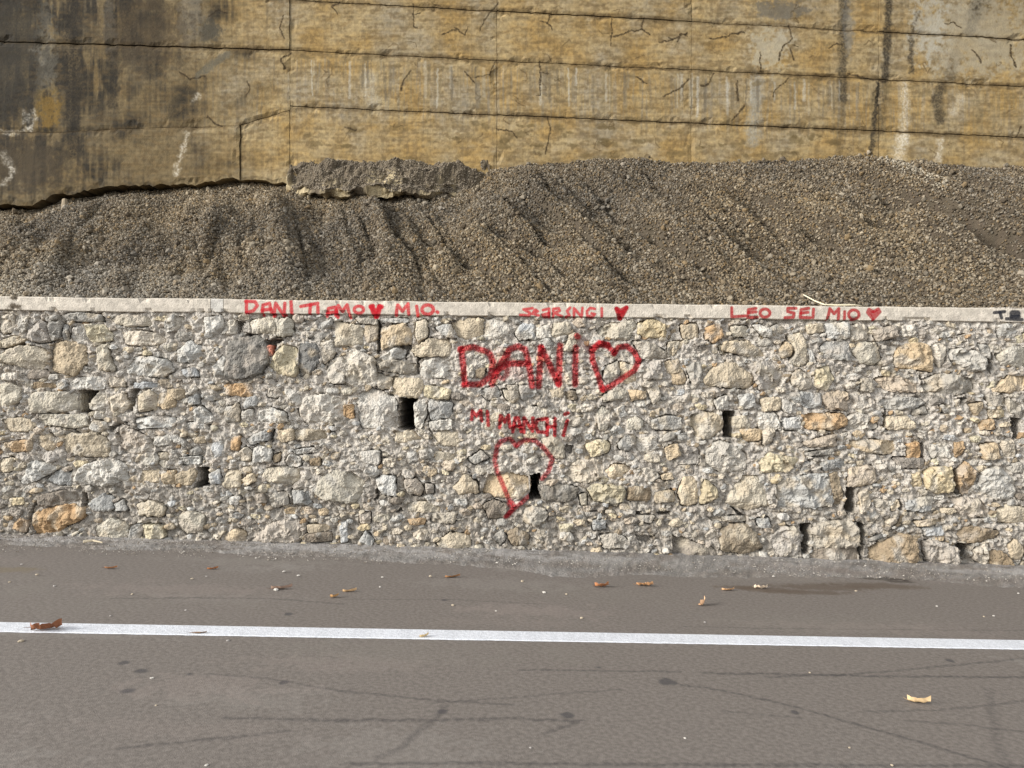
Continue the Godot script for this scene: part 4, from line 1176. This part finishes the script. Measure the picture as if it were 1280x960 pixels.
func paint_road():
	# sheet in centimetres: column = x, row = z
	marks = Sheet.new(-RX * 100, -20, RX * 100, RZ * 100 - 20, 1.5, fast(41, 0.03, 4))
	var dark := Vector3(66, 63, 62)
	# tyre marks
	for s in [[3.0, 0.55, 420,899, 520,900, 640,898, 720,901], [3.5, 0.4, 470,948, 500,934, 548,892, 556,882], [2.5, 0.5, 420,863, 480,868, 540,875, 640,880], [2.0, 0.4, 540,878, 640,872, 700,866, 775,862],
			[2.2, 0.55, 650,837, 740,838, 850,839], [3.0, 0.6, 880,841, 960,842, 1100,845, 1280,846], [2.4, 0.55, 960,846, 1050,843, 1120,838, 1280,823], [2.4, 0.6, 850,856, 900,862, 980,880, 1060,902, 1130,922, 1280,966],
			[2.5, 0.5, 680,917, 725,900], [2.6, 0.5, 150,935, 220,928, 330,917, 360,912], [2.6, 0.5, 280,897, 340,898, 430,901], [2.4, 0.4, 260,842, 330,847, 430,864], [3.0, 0.45, 140,748, 240,747, 340,748, 430,755],
			[2.0, 0.35, 430,749, 560,749, 680,755], [2.2, 0.45, 1080,889, 1180,887, 1280,876], [2.2, 0.45, 1130,900, 1200,905, 1280,915], [2.6, 0.55, 430,955, 560,953, 760,955, 1280,957], [2.0, 0.35, 850,783, 1000,786, 1280,788],
			[2.0, 0.35, 900,888, 1000,897], [4.0, 0.3, 1235,860, 1245,930, 1262,962]]:
		mark(s.slice(2), s[0], dark, minf(0.75, s[1] * 1.2), 0.8, 0.6, 1.5)
	# oil spots
	for s in [[160, 863, 5], [353, 853, 4], [833, 852, 7], [748, 834, 4], [709, 894, 5], [155, 828, 4], [1187, 826, 5], [992, 890, 3], [552, 889, 4], [237, 842, 3], [176, 838, 6], [360, 767, 5], [555, 750, 4]]:
		var p := on_road(s[0], s[1])
		marks.patch(p.x * 100, p.z * 100, s[2] * 0.75, s[2] * 0.8, Vector3(66, 64, 65), 0.75, 0.5)
	# dusty, paler ground towards the wall, with its own ragged edges
	for i in 46:
		var x := rng.randf_range(-480, 480)
		marks.patch(x, rng.randf_range(-5, 34), rng.randf_range(20, 70), rng.randf_range(3, 12), Vector3(172, 168, 164), rng.randf_range(0.2, 0.45), 0.8)
	for i in 70:
		marks.patch(rng.randf_range(-480, 480), rng.randf_range(40, 470), rng.randf_range(15, 90), rng.randf_range(6, 26), [Vector3(150, 136, 128), Vector3(124, 120, 110), Vector3(160, 156, 148)][rng.randi() % 3], rng.randf_range(0.06, 0.15), 0.9)
	# the damp patch
	var damp := Vector3(88, 76, 65)
	for s in [[960, 737, 36, 9], [1030, 734, 52, 13], [1095, 732, 46, 13], [1000, 740, 50, 8], [925, 734, 22, 7]]:
		var p := on_road(s[0], s[1])
		marks.patch(p.x * 100, p.z * 100, s[2], s[3], damp, 0.72, 0.35)
	for s in [[1110, 724, 24, 5], [1125, 727, 14, 5]]:
		var p := on_road(s[0], s[1])
		marks.patch(p.x * 100, p.z * 100, s[2], s[3], Vector3(52, 45, 39), 0.7, 0.5)
	var q := on_road(6, 712)
	marks.patch(q.x * 100, q.z * 100, 30, 12, Vector3(112, 100, 78), 0.5, 0.4)

func build_road():
	var v := PackedVector3Array()
	var idx := PackedInt32Array()
	var uv2 := PackedVector2Array()
	var col := PackedColorArray()
	var xs := [-60.0, -30.0, -12.0]
	var x := -6.0
	while x < 6.01:
		xs.append(x)
		x += 0.25
	xs.append_array([12.0, 30.0, 60.0])
	var zs := [-0.3, 0.0, 0.25, 0.5, 1.0, 1.5, 2.0, 2.5, 3.0, 3.5, 4.0, 4.5, 5.0, 7.0, 12.0, 30.0, 60.0]
	var tone := lin(Vector3(137, 129, 121))
	for z in zs:
		for a in xs:
			v.append(Vector3(a, road_y(a), z))
			uv2.append(marks.uv(a * 100.0, z * 100.0))
			col.append(tone)
	var n := xs.size()
	for j in zs.size() - 1:
		for i in n - 1:
			var a := j * n + i
			idx.append_array([a, a + 1, a + n, a + 1, a + n + 1, a + n])
	var road := put("road", surface_of(v, idx, col, uv2, null, true), M.road)
	tag(road, "worn grey asphalt road with tyre marks", "", "", "structure")
	# white edge line: two courses of paint with worn rims
	v = PackedVector3Array()
	idx = PackedInt32Array()
	col = PackedColorArray()
	var pa := on_road(0, 784)
	var pb := on_road(1280, 806.3)
	var dir := pb - pa
	var m := 900
	for i in m + 1:
		var t := lerpf(-0.8, 1.8, float(i) / m)
		var p := pa + dir * t
		var half := 0.09
		for k in 4:
			var s: float = [-1.0, -0.9, 0.9, 1.0][k]
			var z := p.z + s * half + (0.006 * noise_b.get_noise_2d(p.x * 40.0, k * 9.0) if k in [0, 3] else 0.0)
			v.append(Vector3(p.x, road_y(p.x) + (0.005 if k in [1, 2] else 0.001), z))
			var w := 1.0 + 0.12 * noise.get_noise_2d(p.x * 30.0, k * 5.0)
			col.append(lin(Vector3(232, 234, 238)) * w)
	for i in m:
		for k in 3:
			var a := i * 4 + k
			idx.append_array([a, a + 4, a + 1, a + 1, a + 4, a + 5])
	var line := put("white_edge_line", surface_of(v, idx, col), M.line)
	tag(line, "white painted edge line running along the road", "", "", "structure")
	# pale cement apron at the foot of the wall
	v = PackedVector3Array()
	idx = PackedInt32Array()
	col = PackedColorArray()
	uv2 = PackedVector2Array()
	var edge := [-400, 686, 0, 681, 60, 684, 130, 687, 250, 691, 430, 699, 520, 705, 580, 709, 640, 713, 690, 721, 735, 725, 790, 719, 850, 722, 900, 722, 960, 724, 1050, 722, 1140, 727, 1280, 736, 1700, 750]
	var apron := lin(Vector3(160, 155, 149))
	var asphalt := lin(Vector3(138, 129, 120))
	var na := 1000
	for i in na + 1:
		var c := lerpf(-380.0, 1660.0, float(i) / na)
		var px := (c - 640.0) * G
		var p := on_road(c, along(edge, c))
		var zf := maxf(0.1, p.z + 0.07 * noise.get_noise_1d(px * 5.0) + 0.03 * noise_b.get_noise_1d(px * 40.0))
		for k in 9:
			var t := k / 8.0
			var z := lerpf(-0.12, zf, t)
			var xx := px * (EYE.z - z) / EYE.z
			var y := road_y(xx) + 0.02 * (1.0 - t) * (1.0 - t) + (0.007 if k < 8 else -0.004) + (0.012 * noise_b.get_noise_2d(xx * 30.0, z * 30.0) if k < 8 else 0.0)
			v.append(Vector3(xx, y, z))
			var s := 1.0 + 0.2 * noise.get_noise_2d(xx * 4.0, z * 9.0) + 0.5 * noise_b.get_noise_2d(xx * 40.0, z * 40.0)
			var bare := smoothstep(-0.1, 0.25, noise.get_noise_2d(xx * 5.0, z * 14.0 + 60.0) + 0.25 * (t - 0.5))
			var ac := apron.lerp(asphalt, bare * 0.75)
			col.append(Color(ac.r * s, ac.g * s, ac.b * s))
			uv2.append(marks.uv(xx * 100.0, z * 100.0))
	for i in na:
		for k in 8:
			var a := i * 9 + k
			idx.append_array([a, a + 9, a + 1, a + 1, a + 9, a + 10])
	var ap := put("gutter_apron", surface_of(v, idx, col, uv2, null, true), M.apron)
	var grit := MultiMesh.new()
	grit.transform_format = MultiMesh.TRANSFORM_3D
	grit.use_colors = true
	grit.mesh = pebble_shape()
	grit.instance_count = 16000
	for i in 16000:
		var gx := rng.randf_range(-7.0, 7.0)
		var gz := 0.05 + 0.62 * pow(rng.randf(), 1.8)
		if noise.get_noise_2d(gx * 5.0, gz * 7.0) < -0.12 and rng.randf() < 0.8: gz = 0.03 + 0.12 * rng.randf()
		var gr := 0.0015 + 0.006 * pow(rng.randf(), 4.0)
		grit.set_instance_transform(i, Transform3D(Basis.from_euler(Vector3(rng.randf() * TAU, rng.randf() * TAU, 0)).scaled(Vector3.ONE * gr), Vector3(gx, road_y(gx) + 0.012 + 0.015 * maxf(0.0, 0.25 - gz), gz)))
		grit.set_instance_color(i, lin([Vector3(158, 151, 141), Vector3(136, 128, 117), Vector3(110, 102, 92), Vector3(174, 168, 158)][rng.randi() % 4]))
	var go := MultiMeshInstance3D.new()
	go.name = "grit"
	go.multimesh = grit
	go.material_override = M.pebble
	add_child(go, true)
	tag(go, "fine pale grit scattered along the foot of the stone wall", "grit", "", "stuff")
	tag(ap, "pale dusty cement strip at the foot of the stone wall", "", "", "structure")

# ------------------------------------------------------------------ leaves and litter
func leaf(called: String, label: String, c: float, r: float, long: float, wide: float, turn: float, curl: float, tone: Vector3, lift_ := 0.004, kind := 0):
	var at := on_road(c, r)
	var root := thing(called, label, "leaf", at + Vector3(0, 0.002 + lift_, 0))
	root.set_meta("group", "dry leaves on the road")
	root.rotation.y = turn
	var nu := 12
	var nv := 6
	var v := PackedVector3Array()
	var col := PackedColorArray()
	var idx := PackedInt32Array()
	var base := lin(tone)
	var sh := rng.randf() * 100.0
	var low := 1e9
	for i in nu + 1:
		var t := float(i) / nu
		var w := pow(sin(PI * pow(t, 0.75 if kind == 0 else 0.9)), 0.8) * wide * 0.5
		if kind == 1: w *= 1.0 + 0.25 * sin(t * 17.0)
		for j in nv + 1:
			var s := float(j) / nv * 2.0 - 1.0
			var x := (t - 0.5) * long
			var y := curl * (s * s * wide * 0.22 * (1.0 + s) + 0.12 * long * pow(t - 0.4, 2.0) * 2.0 * (1.4 if t > 0.4 else 0.4)) + (0.2 if kind == 1 else 0.09) * wide * noise.get_noise_2d(t * 14.0 + sh, s * 6.0) + absf(s) * wide * 0.05
			v.append(Vector3(x + 0.1 * wide * noise_b.get_noise_2d(s * 6.0 + sh, t * 9.0), y, s * w * (1.0 - 0.2 * curl * absf(s)) * (1.0 + 0.5 * noise_b.get_noise_2d(t * 12.0 + sh, 4.0)) + 0.12 * long * sin(t * 2.6 + sh) * 0.4))
			low = minf(low, y)
			var k := 1.0 + 0.3 * noise_b.get_noise_2d(t * 20.0 + sh, s * 10.0) - 0.18 * (1.0 if absf(s) < 0.1 else 0.0)
			col.append(Color(base.r * k, base.g * k, base.b * k))
	for i in v.size(): v[i].y -= low
	for i in nu:
		for j in nv:
			var a := i * (nv + 1) + j
			idx.append_array([a, a + nv + 1, a + 1, a + 1, a + nv + 1, a + nv + 2])
	put("blade", surface_of(v, idx, col, null, null, true), M.leaf, root)
	var st := PackedVector3Array()
	var si := PackedInt32Array()
	var sc := PackedColorArray()
	for i in 5:
		var t := i / 4.0
		var p := Vector3(-long * 0.5 - t * long * 0.28 + 0.01, v[3].y * (1.0 - t) + 0.002 + 0.3 * t * t * wide * curl, t * t * long * 0.08)
		for k in 4:
			var a := TAU * k / 4.0
			st.append(p + Vector3(0, cos(a), sin(a)) * lerpf(0.0018, 0.001, t))
			sc.append(base * 0.7)
	for i in 4:
		for k in 4:
			var a := i * 4 + k
			var b := i * 4 + (k + 1) % 4
			si.append_array([a, b, a + 4, b, b + 4, a + 4])
	put("stalk", surface_of(st, si, sc), M.leaf, root)

func build_litter():
	leaf("dry_leaf", "large curled russet leaf lying across the white line", 58, 789, 0.165, 0.10, 0.15, 0.8, Vector3(140, 92, 66), 0.005, 1)
	leaf("dry_leaf", "small cream leaf at the near edge of the white line below the tall heart", 530, 797, 0.06, 0.035, 0.5, 0.9, Vector3(214, 188, 140))
	leaf("dry_leaf", "orange lobed leaf below the word between the heart and the damp patch", 752, 734, 0.11, 0.075, 0.1, 0.7, Vector3(178, 122, 84), 0.002, 1)
	leaf("dry_leaf", "broken tan and orange leaf just right of the orange lobed leaf", 806, 733, 0.13, 0.07, -0.25, 0.6, Vector3(194, 148, 106), 0.002, 1)
	leaf("dry_leaf", "upright pale pink tan leaf standing between the white line and the damp patch", 878, 757, 0.075, 0.06, 0.9, 1.5, Vector3(222, 178, 138))
	leaf("dry_leaf", "pointed pale straw leaf alone on the near lane at the right", 1149, 880, 0.105, 0.055, -0.45, 1.1, Vector3(216, 186, 142))
	leaf("dry_leaf", "slim orange brown leaf near the apron left of the tall heart", 566, 722, 0.12, 0.05, 0.2, 0.6, Vector3(166, 122, 84), 0.002)
	leaf("dry_leaf", "small tan leaf in the shoulder left of the slim orange leaf", 437, 740, 0.10, 0.045, 0.05, 0.8, Vector3(196, 162, 120), 0.002)
	leaf("dry_leaf", "tiny amber leaf beside the small tan leaf", 418, 747, 0.06, 0.04, 0.6, 1.0, Vector3(190, 148, 98))
	leaf("dry_leaf", "thin tan leaf at the left tip of the damp patch", 910, 738, 0.10, 0.05, 0.1, 0.6, Vector3(206, 164, 122), 0.002)
	leaf("dry_leaf", "pale crumpled leaf inside the left end of the damp patch", 951, 736, 0.10, 0.065, -0.3, 0.7, Vector3(222, 202, 176), 0.002, 1)
	leaf("dry_leaf", "small rusty leaf on the shoulder at the far left", 139, 711, 0.10, 0.04, 0.0, 0.7, Vector3(164, 116, 80), 0.002)
	leaf("dry_leaf", "small brown leaf on the shoulder below the low weep hole at the left", 266, 712, 0.08, 0.035, 0.3, 0.8, Vector3(176, 116, 74), 0.002)
	leaf("dry_leaf", "dull grey brown folded leaf with a long stalk on the left shoulder", 352, 737, 0.15, 0.05, 0.1, 0.9, Vector3(146, 122, 106), 0.002)
	leaf("dry_leaf", "flat dark tan leaf stuck to the near edge of the line at the left", 249, 792, 0.09, 0.035, 0.1, 0.3, Vector3(138, 112, 88), 0.003)
	# a bare twig lying at the foot of the wall and one on the coping
	var twig := put("twig", tube([on_road(104, 683) + Vector3(0, 0.04, 0), on_road(116, 682) + Vector3(0, 0.045, 0), on_road(128, 683) + Vector3(0, 0.035, 0)], [0.012, 0.010, 0.005], Vector3(198, 184, 158)), M.leaf)
	tag(twig, "short pale stick at the foot of the wall on the left", "twig")
	var y := 2.291 - 0.0117 * 2.8
	twig = put("twig", tube([Vector3(2.77, y + 0.13, -0.22), Vector3(2.83, y + 0.06, -0.10), Vector3(2.88, y + 0.015, 0.0), Vector3(3.0, y + 0.010, 0.005), Vector3(3.16, y + 0.012, 0.0), Vector3(3.24, y + 0.008, -0.04)], [0.005, 0.006, 0.007, 0.007, 0.006, 0.003], Vector3(226, 216, 186)), M.leaf)
	tag(twig, "bent pale straw stem lying on the coping above the words at the right", "twig")
	var stake := put("stone_splinter", tube([Vector3(-5.70, 3.66, -2.70), Vector3(-5.705, 3.80, -2.72), Vector3(-5.72, 3.90, -2.75)], [0.045, 0.038, 0.03], Vector3(150, 136, 114)), M.pebble)
	tag(stake, "pale splinter of stone standing in the gravel under the left concrete overhang", "stone")
	# crumbs of stone on the road
	var shapes := []
	for s in 4:
		var pv := PackedVector3Array()
		var pi := PackedInt32Array()
		for layer in 3:
			for k in 6:
				var a := TAU * k / 6.0
				var rr: float = [0.9, 1.0, 0.55][layer] * rng.randf_range(0.75, 1.15)
				pv.append(Vector3(cos(a) * rr * 1.3, [0.0, 0.45, 0.85][layer] * rng.randf_range(0.8, 1.1) if layer else 0.0, sin(a) * rr))
		for layer in 2:
			for k in 6:
				var a := layer * 6 + k
				var b := layer * 6 + (k + 1) % 6
				pi.append_array([a, a + 6, b, b, a + 6, b + 6])
		for k in range(1, 5):
			pi.append_array([12, 12 + k + 1, 12 + k])
			pi.append_array([0, k, k + 1])
		shapes.append(surface_of(pv, pi))
	var spots := [27,707,1, 46,720,1.3, 68,733,1.2, 165,743,1, 240,725,1, 258,722,0.8, 355,716,1.4, 373,721,1.2, 138,770,0.8, 478,723,1, 538,722,1.4, 653,727,1.5, 680,741,1.5, 708,743,1, 727,773,1.3, 1171,758,0.9, 1230,771,0.9, 1242,770,0.9, 1273,742,1,
		1085,722,1, 1070,739,1.1, 881,778,0.9, 967,722,1.2, 320,699,1, 345,700,1, 621,705,1.2, 345,738,2.0, 232,763,0.8, 190,848,0.9, 285,801,1.1, 26,802,1.6, 12,728,1.0, 475,734,0.9, 620,764,0.7, 566,757,1.2, 1012,841,0.7, 663,935,0.6, 856,923,0.6, 1062,935,0.6, 1115,957,0.7, 258,957,0.8, 195,882,0.6]
	for i in range(0, spots.size(), 3):
		var p := on_road(spots[i], spots[i + 1])
		var o := put("stone_crumb", shapes[rng.randi() % 4], M.crumb[rng.randi() % 3])
		var s: float = 0.009 * spots[i + 2]
		o.position = p + Vector3(0, 0.0 if spots[i + 1] > 726 else 0.008, 0)
		o.rotation.y = rng.randf() * TAU
		o.scale = Vector3(s, s * 0.9, s)
		tag(o, "tiny pale crumb of stone lying loose on the asphalt", "stone", "stone crumbs on the road")

func tube(pts: Array, radii: Array, tone: Vector3) -> ArrayMesh:
	var v := PackedVector3Array()
	var idx := PackedInt32Array()
	var col := PackedColorArray()
	var n := pts.size()
	for i in n:
		var d: Vector3 = (pts[mini(i + 1, n - 1)] - pts[maxi(i - 1, 0)]).normalized()
		var s := d.cross(Vector3(0.1, 0.2, 1)).normalized()
		var u := s.cross(d)
		for k in 6:
			var a := TAU * k / 6.0
			v.append(pts[i] + (s * cos(a) + u * sin(a)) * radii[i] * rng.randf_range(0.85, 1.15))
			col.append(lin(tone) * rng.randf_range(0.85, 1.1))
	for i in n - 1:
		for k in 6:
			var a := i * 6 + k
			var b := i * 6 + (k + 1) % 6
			idx.append_array([a, a + 6, b, b, a + 6, b + 6])
	for e in [0, (n - 1) * 6]:
		for k in range(1, 5):
			idx.append_array([e, e + k, e + k + 1])
	return surface_of(v, idx, col)

# ------------------------------------------------------------------ the bridge overhead, out of the picture
func build_deck():
	var root := thing("bridge_deck", "concrete bridge deck on girders overhead", "bridge", Vector3(12.0, 12.2, 0.8))
	var slab := BoxMesh.new()
	slab.size = Vector3(32.0, 0.4, 9.0)
	put("slab", slab, M.deck, root).position.y = 0.55
	var beam := BoxMesh.new()
	beam.size = Vector3(32.0, 0.6, 0.45)
	for k in 5:
		put("girder", beam, M.deck, root).position = Vector3(0, 0.052, -4.0 + 2.0 * k)
	var rail := BoxMesh.new()
	rail.size = Vector3(32.0, 0.9, 0.2)
	for z in [-4.38, 4.38]:
		put("parapet", rail, M.deck, root).position = Vector3(0, 1.203, z)

func _ready():
	rng.seed = 20240611
	noise = fast(3, 0.3, 3)
	noise_b = fast(9, 0.3, 4)
	rills = fast(14, 1.0, 2)
	cells = fast(17, 15.0, 1, FastNoiseLite.TYPE_CELLULAR)
	cells.cellular_return_type = FastNoiseLite.RETURN_DISTANCE
	cells.cellular_jitter = 1.0
	cells_value = fast(17, 15.0, 1, FastNoiseLite.TYPE_CELLULAR)
	cells_value.cellular_return_type = FastNoiseLite.RETURN_CELL_VALUE
	cells_value.cellular_jitter = 1.0
	set_up_light()
	paint_writing()
	paint_abutment()
	paint_road()
	var g_fine := grain(512, 51, 0.02, 52, 0.12, 0.5, 0.74, 1.0)
	var g_bump := grain(512, 53, 0.03, 54, 0.10, 0.45, 0.0, 1.0)
	M.wall = rough_material("rubble stone", g_fine, g_bump, 1.8, 0.9, graffiti.texture())
	M.coping = rough_material("cement coping", g_fine, g_bump, 0.35, 1.1, graffiti.texture())
	M.concrete = rough_material("board-marked concrete", g_fine, g_bump, 0.3, 0.7, stains_and_shade.texture())
	M.rubble = rough_material("broken concrete", g_fine, g_bump, 1.2, 1.2)
	M.soil = rough_material("gravel soil", g_fine, g_bump, 1.5, 2.0)
	M.pebble = rough_material("gravel", null, null, 0.0, 1.0)
	M.road = rough_material("asphalt", grain(512, 61, 0.03, 62, 0.25, 0.6, 0.66, 1.0), grain(512, 63, 0.12, 64, 0.3, 0.5, 0.0, 1.0), 0.16, 1.9, marks.texture())
	M.road.roughness = 0.8
	M.apron = rough_material("dusty cement", g_fine, g_bump, 1.3, 2.3, marks.texture())
	M.line = rough_material("road paint", grain(256, 65, 0.06, 66, 0.25, 0.7, 0.74, 1.0), g_bump, 0.25, 2.0)
	M.leaf = rough_material("dry leaf", null, null, 0.0, 1.0)
	M.leaf.backlight_enabled = true
	M.leaf.backlight = Color(0.12, 0.1, 0.07)
	M.crumb = []
	for t in [Vector3(190, 184, 174), Vector3(172, 158, 136), Vector3(156, 150, 144)]:
		var c := StandardMaterial3D.new()
		c.resource_name = "stone crumb"
		c.albedo_color = Color(t.x / 255, t.y / 255, t.z / 255)
		c.roughness = 0.9
		M.crumb.append(c)
	M.deck = rough_material("deck concrete", g_fine, null, 0.0, 0.3)
	M.deck.albedo_color = Color(0.62, 0.60, 0.56)
	build_road()
	build_wall()
	build_abutment()
	build_bank()
	build_deck()
	build_litter()
